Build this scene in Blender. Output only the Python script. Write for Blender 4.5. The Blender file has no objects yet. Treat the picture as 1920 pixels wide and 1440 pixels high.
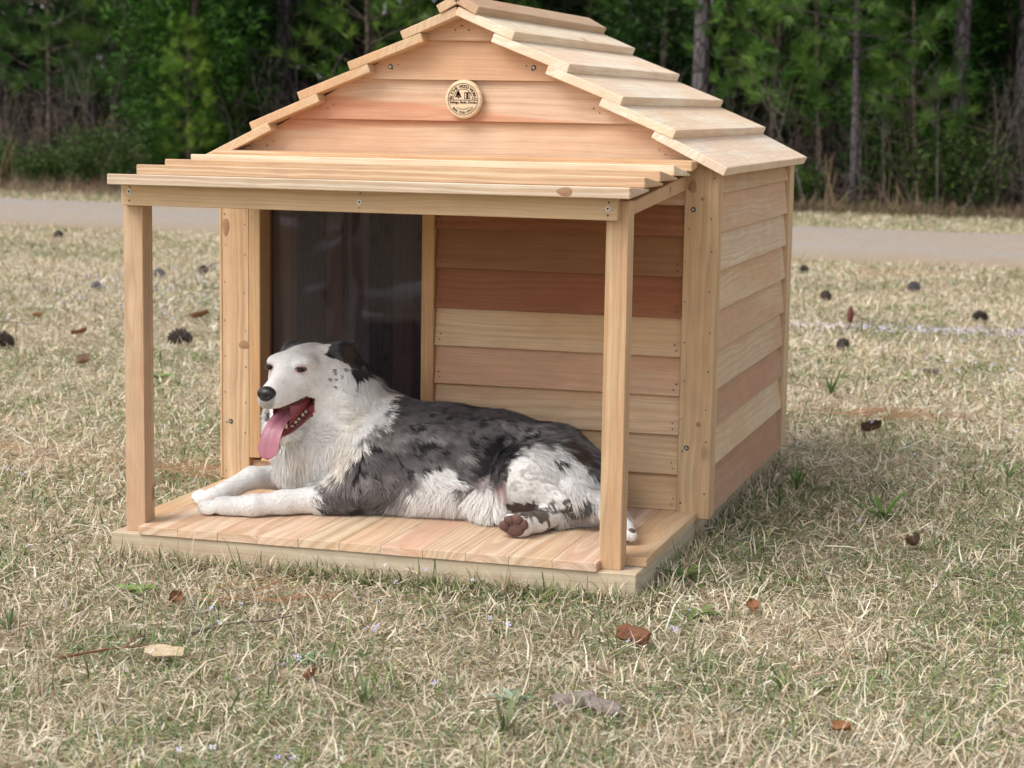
import bpy, bmesh, math, random
import numpy as np
from mathutils import Vector, Matrix, noise as mnoise
rad = math.radians
random.seed(7); RNG = np.random.default_rng(7)
scn = bpy.context.scene
COL = scn.collection

# ---------------------------------------------------------------- camera
cam_d = bpy.data.cameras.new('camera'); cam = bpy.data.objects.new('camera', cam_d); COL.objects.link(cam)
CR = Vector((0.9579369, 0.28656693, 0.01537168)); CU = Vector((-0.05362842, 0.12613469, 0.99056248)); CF = Vector((-0.28192355, 0.94972071, -0.1361972))
CAMP = Vector((1.72492, -3.74413, 0.83549))
M = Matrix((( CR.x, CU.x, -CF.x, CAMP.x), (CR.y, CU.y, -CF.y, CAMP.y), (CR.z, CU.z, -CF.z, CAMP.z), (0, 0, 0, 1)))
cam.matrix_world = M
cam_d.sensor_width = 36.0; cam_d.sensor_fit = 'HORIZONTAL'; cam_d.lens = 36.0 * 3798.17 / 1920.0
cam_d.clip_start = 0.05; cam_d.clip_end = 2000
cam_d.dof.use_dof = True; cam_d.dof.focus_distance = 3.55; cam_d.dof.aperture_fstop = 8.5
scn.camera = cam

# ---------------------------------------------------------------- sky, sun, exposure
SUN_AZ, SUN_EL = rad(222), rad(52)       # compass azimuth of the sun (from +Y towards +X), elevation
world = bpy.data.worlds.new('World'); scn.world = world; world.use_nodes = True
wn = world.node_tree; wn.nodes.clear()
wo = wn.nodes.new('ShaderNodeOutputWorld'); wb = wn.nodes.new('ShaderNodeBackground'); ws = wn.nodes.new('ShaderNodeTexSky')
wh = wn.nodes.new('ShaderNodeHueSaturation'); wh.inputs['Saturation'].default_value = 0.22
ws.sky_type = 'NISHITA'; ws.sun_disc = False; ws.sun_elevation = SUN_EL; ws.sun_rotation = SUN_AZ
ws.dust_density = 3.0; ws.air_density = 1.0; ws.ozone_density = 1.0; ws.altitude = 100
wb.inputs['Strength'].default_value = 0.15
wn.links.new(ws.outputs[0], wh.inputs['Color']); wn.links.new(wh.outputs[0], wb.inputs['Color']); wn.links.new(wb.outputs[0], wo.inputs['Surface'])
sun_d = bpy.data.lights.new('sun', 'SUN'); sun = bpy.data.objects.new('sun', sun_d); COL.objects.link(sun)
sun_d.energy = 1.35; sun_d.angle = rad(34); sun_d.color = (1.0, 0.95, 0.87)
sd = Vector((math.sin(SUN_AZ) * math.cos(SUN_EL), math.cos(SUN_AZ) * math.cos(SUN_EL), math.sin(SUN_EL)))
sun.rotation_euler = sd.to_track_quat('Z', 'Y').to_euler()
sun.location = (0, 0, 30)
scn.view_settings.view_transform = 'Standard'; scn.view_settings.look = 'None'
scn.view_settings.gamma = 1.0; scn.view_settings.use_curve_mapping = False
scn.view_settings.exposure = 0.68
scn.cycles.max_bounces = 8; scn.cycles.transparent_max_bounces = 16

# ---------------------------------------------------------------- helpers
def tag(o, label=None, cat=None, group=None, kind=None):
    if label: o['label'] = label
    if cat: o['category'] = cat
    if group: o['group'] = group
    if kind: o['kind'] = kind
    return o
def empty(name, loc, rz=0.0):
    o = bpy.data.objects.new(name, None); COL.objects.link(o)
    o.location = loc; o.rotation_euler = (0, 0, rz); o.empty_display_size = 0.1
    return o
def link(name, me, mat=None, parent=None, mw=None):
    """link a mesh whose world matrix is mw, as a child of parent when given"""
    o = bpy.data.objects.new(name, me); COL.objects.link(o)
    if mat is not None and len(me.materials) == 0: me.materials.append(mat)
    mw = mw or Matrix.Identity(4)
    if parent is not None:
        o.parent = parent
        pw = Matrix.LocRotScale(parent.location, parent.rotation_euler, parent.scale)
        if parent.parent is not None:
            g = parent.parent
            pw = Matrix.LocRotScale(g.location, g.rotation_euler, g.scale) @ pw
        mw = pw.inverted() @ mw
    o.matrix_basis = mw
    return o
def mesh_np(name, v, faces=None, tri=None, quad=None, col=None, smooth=False):
    """mesh from numpy: tri (n,3) and/or quad (n,4); col: per-point rgb"""
    me = bpy.data.meshes.new(name)
    v = np.asarray(v, np.float32)
    parts = []
    nt = 0 if tri is None else len(tri); nq = 0 if quad is None else len(quad)
    idx = np.concatenate([np.asarray(a, np.int32).ravel() for a in (tri, quad) if a is not None and len(a)])
    tot = np.concatenate([np.full(nt, 3, np.int32), np.full(nq, 4, np.int32)])
    st = np.concatenate([[0], np.cumsum(tot)[:-1]]).astype(np.int32)
    me.vertices.add(len(v)); me.vertices.foreach_set('co', v.ravel())
    me.loops.add(len(idx)); me.loops.foreach_set('vertex_index', idx)
    me.polygons.add(nt + nq); me.polygons.foreach_set('loop_start', st); me.polygons.foreach_set('loop_total', tot)
    if smooth: me.polygons.foreach_set('use_smooth', np.ones(nt + nq, bool))
    me.update(calc_edges=True)
    if col is not None:
        a = me.attributes.new('col', 'FLOAT_COLOR', 'POINT')
        c = np.ones((len(v), 4), np.float32); c[:, :3] = col
        a.data.foreach_set('color', c.ravel())
    return me
def bm_mesh(name, bm, smooth=False):
    me = bpy.data.meshes.new(name); bm.normal_update(); bm.to_mesh(me); bm.free()
    if smooth:
        for p in me.polygons: p.use_smooth = True
    return me
def tube_np(path, radii, n=6, cap=True):
    """numpy tube along path; returns verts, quads, tris"""
    path = np.asarray(path, float); radii = np.asarray(radii, float); k = len(path)
    t = np.gradient(path, axis=0); t /= np.linalg.norm(t, axis=1)[:, None] + 1e-9
    ref = np.array([0.31, 0.17, 0.93]) if abs(t[0] @ np.array([0.31, 0.17, 0.93])) < 0.9 else np.array([1.0, 0, 0])
    a = np.cross(t, ref); a /= np.linalg.norm(a, axis=1)[:, None] + 1e-9; b = np.cross(t, a)
    ang = np.linspace(0, 2 * math.pi, n, endpoint=False)
    v = path[:, None, :] + radii[:, None, None] * (np.cos(ang)[None, :, None] * a[:, None, :] + np.sin(ang)[None, :, None] * b[:, None, :])
    v = v.reshape(-1, 3); q = []
    i = np.arange(k - 1)[:, None] * n; j = np.arange(n)[None, :]; j2 = (j + 1) % n
    q = np.stack([i + j, i + j2, i + n + j2, i + n + j], -1).reshape(-1, 4)
    tr = []
    if cap:
        v = np.vstack([v, path[0], path[-1]]); e = len(v)
        tr = [[(m + 1) % n, m, e - 2] for m in range(n)] + [[(k - 1) * n + m, (k - 1) * n + (m + 1) % n, e - 1] for m in range(n)]
    return v, q, np.array(tr, int).reshape(-1, 3)
class Bag:
    """collects numpy pieces into one mesh"""
    def __init__(s): s.v = []; s.q = []; s.t = []; s.c = []; s.n = 0
    def add(s, v, q=None, t=None, c=None):
        v = np.asarray(v, float); s.v.append(v)
        if q is not None and len(q): s.q.append(np.asarray(q) + s.n)
        if t is not None and len(t): s.t.append(np.asarray(t) + s.n)
        if c is not None: s.c.append(np.broadcast_to(np.asarray(c, float), (len(v), 3)))
        s.n += len(v)
    def tube(s, path, radii, n=6, c=None, cap=True):
        v, q, t = tube_np(path, radii, n, cap); s.add(v, q, t, c)
    def mesh(s, name, smooth=False):
        return mesh_np(name, np.vstack(s.v), tri=np.vstack(s.t) if s.t else None, quad=np.vstack(s.q) if s.q else None,
                       col=np.vstack(s.c) if s.c else None, smooth=smooth)

# ---------------------------------------------------------------- node helpers
class NT:
    def __init__(s, name):
        s.m = bpy.data.materials.new(name); s.m.use_nodes = True; s.t = s.m.node_tree; s.t.nodes.clear()
        s.out = s.n('ShaderNodeOutputMaterial'); s.b = s.n('ShaderNodeBsdfPrincipled'); s.l(s.b.outputs[0], s.out.inputs['Surface'])
    def n(s, typ, **kw):
        nd = s.t.nodes.new(typ)
        for k, v in kw.items(): setattr(nd, k, v)
        return nd
    def l(s, a, b): s.t.links.new(a, b)
    def put(s, sock, val):
        if isinstance(val, bpy.types.NodeSocket): s.l(val, sock)
        elif isinstance(val, (tuple, list)) and len(val) == 3 and sock.type == 'RGBA': sock.default_value = (*val, 1)
        else: sock.default_value = val
    def math(s, op, a, b=0.0, c=0.0, clamp=False):
        nd = s.n('ShaderNodeMath', operation=op, use_clamp=clamp)
        for i, x in enumerate((a, b, c)): s.put(nd.inputs[i], x)
        return nd.outputs[0]
    def vmath(s, op, a, b=(0, 0, 0)):
        nd = s.n('ShaderNodeVectorMath', operation=op); s.put(nd.inputs[0], a)
        if op == 'SCALE': s.put(nd.inputs['Scale'], b)
        else: s.put(nd.inputs[1], b)
        return nd.outputs['Value'] if op in ('LENGTH', 'DISTANCE', 'DOT_PRODUCT') else nd.outputs[0]
    def mix(s, f, a, b, blend='MIX'):
        nd = s.n('ShaderNodeMix', data_type='RGBA', blend_type=blend)
        s.put(nd.inputs['Factor'], f); s.put(nd.inputs[6], a); s.put(nd.inputs[7], b)
        return nd.outputs[2]
    def noise(s, vec, scale=5.0, detail=2.0, rough=0.5, dist=0.0, w=None):
        nd = s.n('ShaderNodeTexNoise')
        if w is not None: nd.noise_dimensions = '1D'; s.put(nd.inputs['W'], w)
        elif vec is not None: s.put(nd.inputs['Vector'], vec)
        nd.inputs['Scale'].default_value = scale; nd.inputs['Detail'].default_value = detail; nd.inputs['Roughness'].default_value = rough
        nd.inputs['Distortion'].default_value = dist
        return nd.outputs[0]
    def ramp(s, f, stops, interp='LINEAR'):
        nd = s.n('ShaderNodeValToRGB'); nd.color_ramp.interpolation = interp; e = nd.color_ramp.elements
        while len(e) < len(stops): e.new(0.5)
        for i, (p, c) in enumerate(stops):
            e[i].position = p; e[i].color = (*c, 1) if isinstance(c, (tuple, list)) else (c, c, c, 1)
        s.put(nd.inputs[0], f); return nd.outputs[0]
    def comb(s, x, y, z):
        nd = s.n('ShaderNodeCombineXYZ'); s.put(nd.inputs[0], x); s.put(nd.inputs[1], y); s.put(nd.inputs[2], z); return nd.outputs[0]
    def sep(s, v):
        nd = s.n('ShaderNodeSeparateXYZ'); s.put(nd.inputs[0], v); return nd.outputs
    def coord(s, which='Object'): return s.n('ShaderNodeTexCoord').outputs[which]
    def attr(s, name):
        return s.n('ShaderNodeAttribute', attribute_name=name).outputs
    def bump(s, h, strength=0.3, dist=0.01):
        nd = s.n('ShaderNodeBump'); s.put(nd.inputs['Height'], h); nd.inputs['Strength'].default_value = strength; nd.inputs['Distance'].default_value = dist
        s.l(nd.outputs[0], s.b.inputs['Normal'])
    def base(s, c, rough=0.6, spec=0.4):
        s.put(s.b.inputs['Base Color'], c); s.put(s.b.inputs['Roughness'], rough); s.put(s.b.inputs['Specular IOR Level'], spec)
        return s.m
def plain(name, c, rough=0.6, spec=0.4, metal=0.0):
    t = NT(name); t.b.inputs['Metallic'].default_value = metal; return t.base(c, rough, spec)

def wood_mat(name, ring=150.0, contrast=0.40, streak=0.60, rough=0.62, fine=0.24, knots=True, band=None):
    """solid sawn wood: growth rings round a pith line along local X; the board's tint is its object colour"""
    t = NT(name)
    P = t.coord('Object'); oi = t.n('ShaderNodeObjectInfo'); rnd = oi.outputs['Random']
    r2 = t.math('FRACT', t.math('MULTIPLY', rnd, 17.31)); r3 = t.math('FRACT', t.math('MULTIPLY', rnd, 71.77))
    off = t.comb(t.math('MULTIPLY', rnd, 37.0), 0.0, 0.0)
    Q = t.vmath('ADD', P, off)
    wob = t.n('ShaderNodeTexNoise'); t.put(wob.inputs['Vector'], t.vmath('MULTIPLY', Q, (2.2, 9.0, 9.0))); wob.inputs['Scale'].default_value = 1.0; wob.inputs['Detail'].default_value = 3.0
    w = t.vmath('MULTIPLY', t.vmath('SUBTRACT', wob.outputs['Color'], (0.5, 0.5, 0.5)), (0.0, 0.045, 0.045))
    pith = t.comb(0.0, t.math('MULTIPLY_ADD', r2, 0.16, -0.08), t.math('MULTIPLY_ADD', r3, 0.10, -0.13))
    D = t.vmath('MULTIPLY', t.vmath('SUBTRACT', t.vmath('ADD', Q, w), pith), (0.0, 1.0, 1.0))
    r = t.vmath('LENGTH', D)
    rings = t.noise(None, scale=1.0, detail=2.5, rough=0.55, w=t.math('MULTIPLY', r, ring))
    late = t.ramp(rings, [(0.40, 0.0), (0.62, 1.0)])
    fin = t.noise(t.vmath('MULTIPLY', Q, (9.0, 420.0, 420.0)), 1.0, 2.0)
    big = t.noise(t.vmath('MULTIPLY', Q, (1.1, 7.0, 7.0)), 1.0, 3.0, 0.6)
    tint = oi.outputs['Color']
    dark = t.mix(1.0, tint, (0.72, 0.57, 0.45), 'MULTIPLY')
    c = t.mix(t.math('MULTIPLY', late, contrast), tint, dark)
    heart = t.ramp(t.math('ADD', big, t.math('MULTIPLY', t.math('SUBTRACT', r, 0.10), 0.8)), [(0.47, 0.0), (0.56, 1.0)])
    c = t.mix(t.math('MULTIPLY', heart, streak), c, t.mix(1.0, tint, (0.90, 0.72, 0.61), 'MULTIPLY'))
    c = t.mix(fine, c, t.mix(1.0, c, t.ramp(fin, [(0.3, 0.62), (0.7, 1.22)]), 'MULTIPLY'))
    mot = t.noise(t.vmath('MULTIPLY', Q, (14.0, 30.0, 30.0)), 1.0, 4.0, 0.6)
    c = t.mix(0.35, c, t.mix(1.0, c, t.ramp(mot, [(0.3, 0.75), (0.7, 1.18)]), 'MULTIPLY'))
    if band:      # a streak of redder heartwood running askew through the board
        bx, by, bz = t.sep(P); a_, b_, s_ = band
        e_ = t.math('MULTIPLY', t.math('SUBTRACT', bz, t.math('MULTIPLY_ADD', bx, b_, t.math('MULTIPLY_ADD', big, 0.030, a_ - 0.015))), s_)
        c = t.mix(t.ramp(t.math('MULTIPLY_ADD', e_, 60.0, 0.5), [(0.25, 0.0), (0.75, 0.9)]), c, t.mix(1.0, c, (0.90, 0.66, 0.57), 'MULTIPLY'))
    if knots:
        vor = t.n('ShaderNodeTexVoronoi'); t.put(vor.inputs['Vector'], t.vmath('MULTIPLY', Q, (5.0, 9.0, 9.0))); vor.inputs['Scale'].default_value = 1.0
        kd = t.math('ADD', vor.outputs['Distance'], t.math('MULTIPLY', fin, 0.03))
        pick = t.math('GREATER_THAN', t.sep(vor.outputs['Color'])[0], 0.72)
        kn = t.math('MULTIPLY', t.ramp(kd, [(0.05, 1.0), (0.13, 0.0)]), pick)
        c = t.mix(t.math('MULTIPLY', kn, 0.75), c, t.mix(1.0, tint, (0.30, 0.17, 0.11), 'MULTIPLY'))
    t.bump(t.math('ADD', t.math('MULTIPLY', late, 0.6), fin), 0.12, 0.002)
    return t.base(c, t.math('MULTIPLY_ADD', fin, 0.15, rough - 0.08), 0.3)
MAT_WOOD = wood_mat('cedar_wood')
MAT_GRAIN = wood_mat('cedar_coarse_grain', ring=95.0, contrast=0.72, streak=0.45, fine=0.28)
MAT_PINE = wood_mat('treated_pine', ring=110.0, contrast=0.45, streak=0.25, knots=False)
# ================================================================ GROUND, ROAD, LAWN
def near_road(x): return 7.47 - 0.10 * x
def far_road(x): return 10.80 - 0.0625 * x
def wood_edge(x): return 12.85 - 0.10 * x
t = NT('lawn_soil'); P = t.coord('Object')
n1 = t.noise(P, 1.3, 4.0, 0.6); n2 = t.noise(P, 60.0, 4.0, 0.65); n3 = t.noise(P, 9.0, 3.0, 0.6); n4 = t.noise(t.vmath('MULTIPLY', P, (240, 240, 240)), 1.0, 2.0)
c = t.mix(t.ramp(n2, [(0.35, 0.0), (0.65, 1.0)]), (0.23, 0.18, 0.115), (0.54, 0.445, 0.31))
c = t.mix(t.ramp(n4, [(0.45, 0.0), (0.7, 0.75)]), c, (0.50, 0.43, 0.30))
c = t.mix(t.ramp(n3, [(0.50, 0.0), (0.75, 0.5)]), c, (0.20, 0.20, 0.085))
c = t.mix(t.ramp(n1, [(0.4, 0.0), (0.8, 0.35)]), c, (0.24, 0.185, 0.11))
# forest floor: leaf litter beyond the wood's edge (object y, x in metres)
sx, sy, sz = t.sep(P)
edge = t.math('SUBTRACT', t.math('MULTIPLY_ADD', sx, 0.10, sy), t.math('MULTIPLY_ADD', n3, 1.2, 12.0))
lit = t.mix(n2, (0.045, 0.030, 0.020), (0.15, 0.095, 0.06))
c = t.mix(t.math('MULTIPLY', edge, 2.0, clamp=True), c, lit)
# bare red clay patch at the road side
dcl = t.vmath('LENGTH', t.vmath('MULTIPLY', t.vmath('SUBTRACT', P, (0.57, 6.95, 0)), (1.4, 4.0, 1)))
c = t.mix(t.ramp(t.math('ADD', dcl, t.math('MULTIPLY', n3, 0.5)), [(0.35, 0.9), (0.85, 0.0)]), c, (0.40, 0.19, 0.08))
t.bump(n2, 0.6, 0.01)
MAT_SOIL = t.base(c, 0.95, 0.05)
bm = bmesh.new(); bmesh.ops.create_grid(bm, x_segments=8, y_segments=8, size=250)
g = link('ground', bm_mesh('ground', bm), MAT_SOIL); tag(g, kind='structure')
# gravel road
t = NT('gravel_road'); P = t.coord('Object')
n1 = t.noise(t.vmath('MULTIPLY', P, (0.5, 2.2, 1)), 1.0, 4.0, 0.6); n2 = t.noise(P, 45.0, 3.0, 0.7); n3 = t.noise(P, 7.0, 4.0, 0.6)
c = t.mix(t.ramp(n2, [(0.3, 0.0), (0.7, 1.0)]), (0.24, 0.215, 0.195), (0.42, 0.385, 0.355))
c = t.mix(t.ramp(n1, [(0.38, 0.0), (0.62, 0.75)]), c, (0.36, 0.28, 0.21))
c = t.mix(t.ramp(n3, [(0.55, 0.0), (0.75, 0.5)]), c, (0.20, 0.17, 0.13))
sx, sy, sz = t.sep(P); vv = t.math('MULTIPLY_ADD', n3, 1.2, t.math('MULTIPLY_ADD', sx, -0.10, t.math('MULTIPLY', sy, -1.0)))
c = t.mix(t.math('MULTIPLY', t.math('ADD', vv, 8.0), 0.9, clamp=True), c, (0.33, 0.25, 0.17))
t.bump(n2, 0.5, 0.01)
MAT_ROAD = t.base(c, 0.95, 0.05)
xs = np.linspace(-70, 45, 460); rr = np.random.default_rng(5)
def wob(x, s): return np.array([mnoise.noise(Vector((v * 0.9, s, 0))) * 0.16 + mnoise.noise(Vector((v * 4.0, s, 3))) * 0.07 for v in x])
yn = near_road(xs) + wob(xs, 1.3); yf_ = far_road(xs) + wob(xs, 8.1)
v = np.concatenate([np.stack([xs, yn, np.full_like(xs, 0.004)], 1), np.stack([xs, yf_, np.full_like(xs, 0.004)], 1)])
k = len(xs); q = [(i, i + 1, k + i + 1, k + i) for i in range(k - 1)]
rd = link('road', mesh_np('road', v, quad=q), MAT_ROAD); tag(rd, kind='structure')

# blade material: colour per blade, a little translucent
def leaf_mat(name, attr='col', rough=0.6, trans=0.25, spec=0.25, objtint=False):
    t = NT(name); c = t.attr(attr)['Color']
    if objtint: c = t.mix(1.0, c, t.n('ShaderNodeObjectInfo').outputs['Color'], 'MULTIPLY')
    t.base(c, rough, spec)
    tl = t.n('ShaderNodeBsdfTranslucent'); t.put(tl.inputs['Color'], c)
    mx = t.n('ShaderNodeMixShader'); mx.inputs[0].default_value = trans
    t.l(t.b.outputs[0], mx.inputs[1]); t.l(tl.outputs[0], mx.inputs[2]); t.l(mx.outputs[0], t.out.inputs['Surface'])
    return t.m
MAT_BLADE = leaf_mat('grass_blades', trans=0.2)
def vnoise(x, y, s, seed):
    """cheap smooth value noise in numpy"""
    r = np.random.default_rng(seed); T = r.random((256, 256))
    u = x * s + 1000; w = y * s + 1000; i = np.floor(u).astype(int); j = np.floor(w).astype(int); fu = u - i; fw = w - j
    fu = fu * fu * (3 - 2 * fu); fw = fw * fw * (3 - 2 * fw); i &= 255; j &= 255; i2 = (i + 1) & 255; j2 = (j + 1) & 255
    return (T[i, j] * (1 - fu) + T[i2, j] * fu) * (1 - fw) + (T[i, j2] * (1 - fu) + T[i2, j2] * fu) * fw
PAL = np.array([(0.78, 0.67, 0.50), (0.68, 0.57, 0.405), (0.58, 0.46, 0.305), (0.84, 0.765, 0.62), (0.42, 0.33, 0.22), (0.50, 0.44, 0.37), (0.32, 0.21, 0.135)])
PW = np.array([0.24, 0.21, 0.15, 0.15, 0.12, 0.08, 0.05])
GRN = np.array([(0.13, 0.20, 0.055), (0.20, 0.27, 0.085), (0.09, 0.15, 0.05), (0.28, 0.33, 0.13), (0.24, 0.30, 0.17)])
def blades(n_, x, y, dist, name, green_bias=0.0, hscale=1.0, wscale=1.0, pal=PAL, pw=PW, lie=0.82, z0=0.0):
    r = RNG
    az = r.uniform(0, 2 * math.pi, n_) + 1.2 * vnoise(x, y, 2.5, 11)
    L = r.gamma(4.5, 0.0064, n_).clip(0.012, 0.080) * hscale
    el = np.where(r.random(n_) < lie, r.uniform(rad(3), rad(32), n_), r.uniform(rad(28), rad(78), n_))
    W = (0.0011 + 0.0018 * r.random(n_) ** 1.4) * (np.maximum(dist, 2.2) / 2.4) ** 0.62 * wscale
    base = np.stack([x, y, np.full(n_, z0) + r.uniform(0.0, 0.016, n_) * hscale], 1)
    d = np.stack([np.cos(az), np.sin(az), np.zeros(n_)], 1)
    side = np.stack([-np.sin(az), np.cos(az), r.uniform(-0.6, 0.6, n_)], 1); side /= np.linalg.norm(side, axis=1)[:, None]
    up = np.array([0, 0, 1.0]); curl = r.normal(0, 0.45, n_); bend = r.normal(0, 0.30, n_)
    def pt(f):
        e = el + curl * f - 0.35 * f
        return base + (L * f)[:, None] * (np.cos(e)[:, None] * d + np.sin(e)[:, None] * up) + (L * f * f * bend)[:, None] * np.stack([-np.sin(az), np.cos(az), np.zeros(n_)], 1)
    p0, p1, p2 = pt(0.0), pt(0.55), pt(1.0)
    for p in (p1, p2): p[:, 2] = np.maximum(p[:, 2], z0 + 0.0015 + 0.004 * r.random(n_))
    w = (W * 0.5)[:, None] * side
    V = np.stack([p0 - w, p0 + w, p1 - w * 0.85, p1 + w * 0.85, p2], 1).reshape(-1, 3)
    b = (np.arange(n_) * 5)[:, None]
    T = np.concatenate([b + np.array([[0, 1, 3]]), b + np.array([[0, 3, 2]]), b + np.array([[2, 3, 4]])])
    gp = vnoise(x, y, 3.1, 21) * 0.55 + vnoise(x, y, 11.0, 22) * 0.45
    isg = r.random(n_) < np.clip((gp - 0.42) * 0.95 + green_bias, 0.03, 0.75)
    ci = r.choice(len(pal), n_, p=pw / pw.sum()); c = pal[ci]; gc = GRN[r.integers(0, len(GRN), n_)]
    c = np.where(isg[:, None], gc, c) * r.uniform(0.68, 1.10, n_)[:, None]
    patch = vnoise(x, y, 1.2, 31)
    c = c * (1.12 - 0.24 * patch)[:, None]
    c = np.clip(c, 0.01, 0.8)
    return mesh_np(name, V, tri=T, col=np.repeat(c, 5, 0))
def fan(n_, d0, d1, pw_, half=0.36, gap=0.0):
    """ground points in a wedge in front of the camera, density falling with distance"""
    u = RNG.random(n_); d = (d0 ** (2 - pw_) + u * (d1 ** (2 - pw_) - d0 ** (2 - pw_))) ** (1 / (2 - pw_))
    a = math.atan2(CF.y, CF.x) + np.where(RNG.random(n_) < 0.5, -1, 1) * RNG.uniform(gap, half, n_)
    return CAMP.x + d * np.cos(a), CAMP.y + d * np.sin(a), d
x, y, d = (np.concatenate(a) for a in zip(fan(620000, 1.95, 20.0, 1.52, 0.29), fan(80000, 1.7, 18.0, 1.45, 0.75, 0.29)))
d = np.where(np.arange(len(d)) < 620000, d, d * 2.2)
keep = ~((x > -0.004) & (x < 0.984) & (y > -0.486) & (y < 0.946))
onroad = (y > near_road(x) + 0.08 * RNG.normal(size=len(x)) + 0.10 * (vnoise(x, y, 2, 3) - 0.5)) & (y < far_road(x) + 0.10 * RNG.normal(size=len(x)))
clay = ((x - 0.57) * 1.4) ** 2 + ((y - 6.95) * 4) ** 2 < 0.35
keep &= ~onroad & (y < wood_edge(x) + 0.2) & ~(clay & (RNG.random(len(x)) < 0.7))
x, y, d = x[keep], y[keep], d[keep]
verge = (y > far_road(x))
shade_side = np.exp(-(((x - 1.25) / 0.35) ** 2 + ((y - 0.25) / 0.6) ** 2))
lawn = link('lawn_grass', blades(len(x), x, y, d, 'lawn_grass', green_bias=0.15 + 0.22 * shade_side + 0.10 * verge), MAT_BLADE); tag(lawn, kind='stuff')
# longer tufts that stand up out of the mown grass and lap against the frame of the house
tx, ty = [], []
tr_ = np.random.default_rng(12)
for _ in range(260):
    dd = 2.0 + 7.5 * tr_.random() ** 1.5; aa = math.atan2(CF.y, CF.x) + tr_.uniform(-0.32, 0.32); cx, cy = CAMP.x + dd * math.cos(aa), CAMP.y + dd * math.sin(aa)
    m = tr_.integers(10, 34); tx.append(cx + tr_.normal(0, 0.020, m)); ty.append(cy + tr_.normal(0, 0.020, m))
for _ in range(760):   # along the frame
    s = tr_.random()
    if s < 0.5: cx, cy = tr_.uniform(-0.02, 1.0), -0.490 - abs(tr_.normal(0, 0.014))
    else: cx, cy = 0.992 + abs(tr_.normal(0, 0.018)), tr_.uniform(-0.48, 0.95)
    m = tr_.integers(4, 14); tx.append(np.full(m, cx) + tr_.normal(0, 0.016, m) * (s < 0.5)); ty.append(np.full(m, cy) + tr_.normal(0, 0.016, m) * (s >= 0.5))
tx = np.concatenate(tx); ty = np.concatenate(ty)
keep = ~((tx > -0.004) & (tx < 0.986) & (ty > -0.487) & (ty < 0.946)) & (ty < near_road(tx) - 0.05); tx, ty = tx[keep], ty[keep]
td = np.hypot(tx - CAMP.x, ty - CAMP.y)
tf = link('grass_tufts', blades(len(tx), tx, ty, td, 'grass_tufts', green_bias=0.24, hscale=0.95, lie=0.25), MAT_BLADE); tag(tf, kind='stuff')
# tall dead weeds and reddish broom along the wood's edge
n_ = 34000; wx = RNG.uniform(-11.5, 2.2, n_); wy = wood_edge(wx) - 0.15 + np.abs(RNG.normal(0, 0.55, n_)) - 1.9 * np.clip((-4.8 - wx) / 1.5, 0, 1) * RNG.random(n_)
BR = np.array([(0.20, 0.14, 0.09), (0.28, 0.20, 0.13), (0.13, 0.085, 0.06), (0.38, 0.29, 0.18), (0.17, 0.10, 0.075)]); BW = np.array([3, 3, 3, 1, 2.0])
we = link('dead_weeds', blades(n_, wx, wy, np.full(n_, 14.0), 'dead_weeds', green_bias=-0.02, hscale=3.4, wscale=0.8, pal=BR, pw=BW, lie=0.25), MAT_BLADE); tag(we, kind='stuff')
# leaf litter on the forest floor
n_ = 14000; lx = RNG.uniform(-15, 4, n_); ly = wood_edge(lx) + RNG.uniform(0.2, 9, n_)
li = link('leaf_litter', blades(n_, lx, ly, np.full(n_, 16.0), 'leaf_litter', green_bias=-0.4, hscale=1.6, wscale=3.5, pal=BR, pw=BW, lie=0.9), MAT_BLADE); tag(li, kind='stuff')
# tiny pale violet wildflowers: scattered, and a band of them across the lawn right of the house
fb = Bag(); fr = np.random.default_rng(3)
def flower(x, y, z, s):
    c0 = np.array([x, y, z]); n = np.array([fr.normal(0, .4), -0.6 + fr.normal(0, .3), 1.0]); n /= np.linalg.norm(n); u = np.cross(n, [0.2, 1, 0.1]); u /= np.linalg.norm(u); w = np.cross(n, u)
    col = [(0.52, 0.46, 0.80), (0.66, 0.62, 0.86), (0.78, 0.76, 0.88)][fr.integers(0, 3)]
    V = [c0]; T = []
    for k in range(4):
        a = k * math.pi / 2 + fr.uniform(-.2, .2); d1 = np.cos(a) * u + np.sin(a) * w; d2 = np.cos(a + 1.57) * u + np.sin(a + 1.57) * w
        b = len(V); V += [c0 + s * d1 - s * .35 * d2, c0 + s * 1.15 * d1 + n * s * .15, c0 + s * d1 + s * .35 * d2]; T += [(0, b, b + 1), (0, b + 1, b + 2)]
    fb.add(V, t=T, c=col)
for _ in range(150):
    dd = 2.1 + 6 * fr.random(); aa = math.atan2(CF.y, CF.x) + fr.uniform(-0.3, 0.3); px_, py_ = CAMP.x + dd * math.cos(aa), CAMP.y + dd * math.sin(aa)
    if -0.05 < px_ < 1.02 and -0.52 < py_ < 0.98: continue
    if vnoise(np.array([px_]), np.array([py_]), 1.6, 5)[0] < 0.42: continue
    for _ in range(fr.integers(1, 4)): flower(px_ + fr.normal(0, .025), py_ + fr.normal(0, .025), fr.uniform(.018, .05), fr.uniform(.0028, .0048))
for _ in range(520):
    u = fr.random() ** 0.8; px_ = 0.45 + u * 1.6
    flower(px_, 3.93 + 0.09 * (px_ - 0.6) + fr.normal(0, .05), fr.uniform(.015, .035), fr.uniform(.003, .0052))
for _ in range(500):
    px_, py_ = fr.normal(-2.1, .55), fr.normal(4.3, .7); flower(px_, py_, fr.uniform(.02, .045), fr.uniform(.0035, .006))
for _ in range(160):
    px_, py_ = fr.normal(1.75, .3), fr.normal(2.9, .3); flower(px_, py_, fr.uniform(.02, .045), fr.uniform(.0035, .006))
fl = link('wildflowers', fb.mesh('wildflowers'), MAT_BLADE); tag(fl, kind='stuff')
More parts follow.
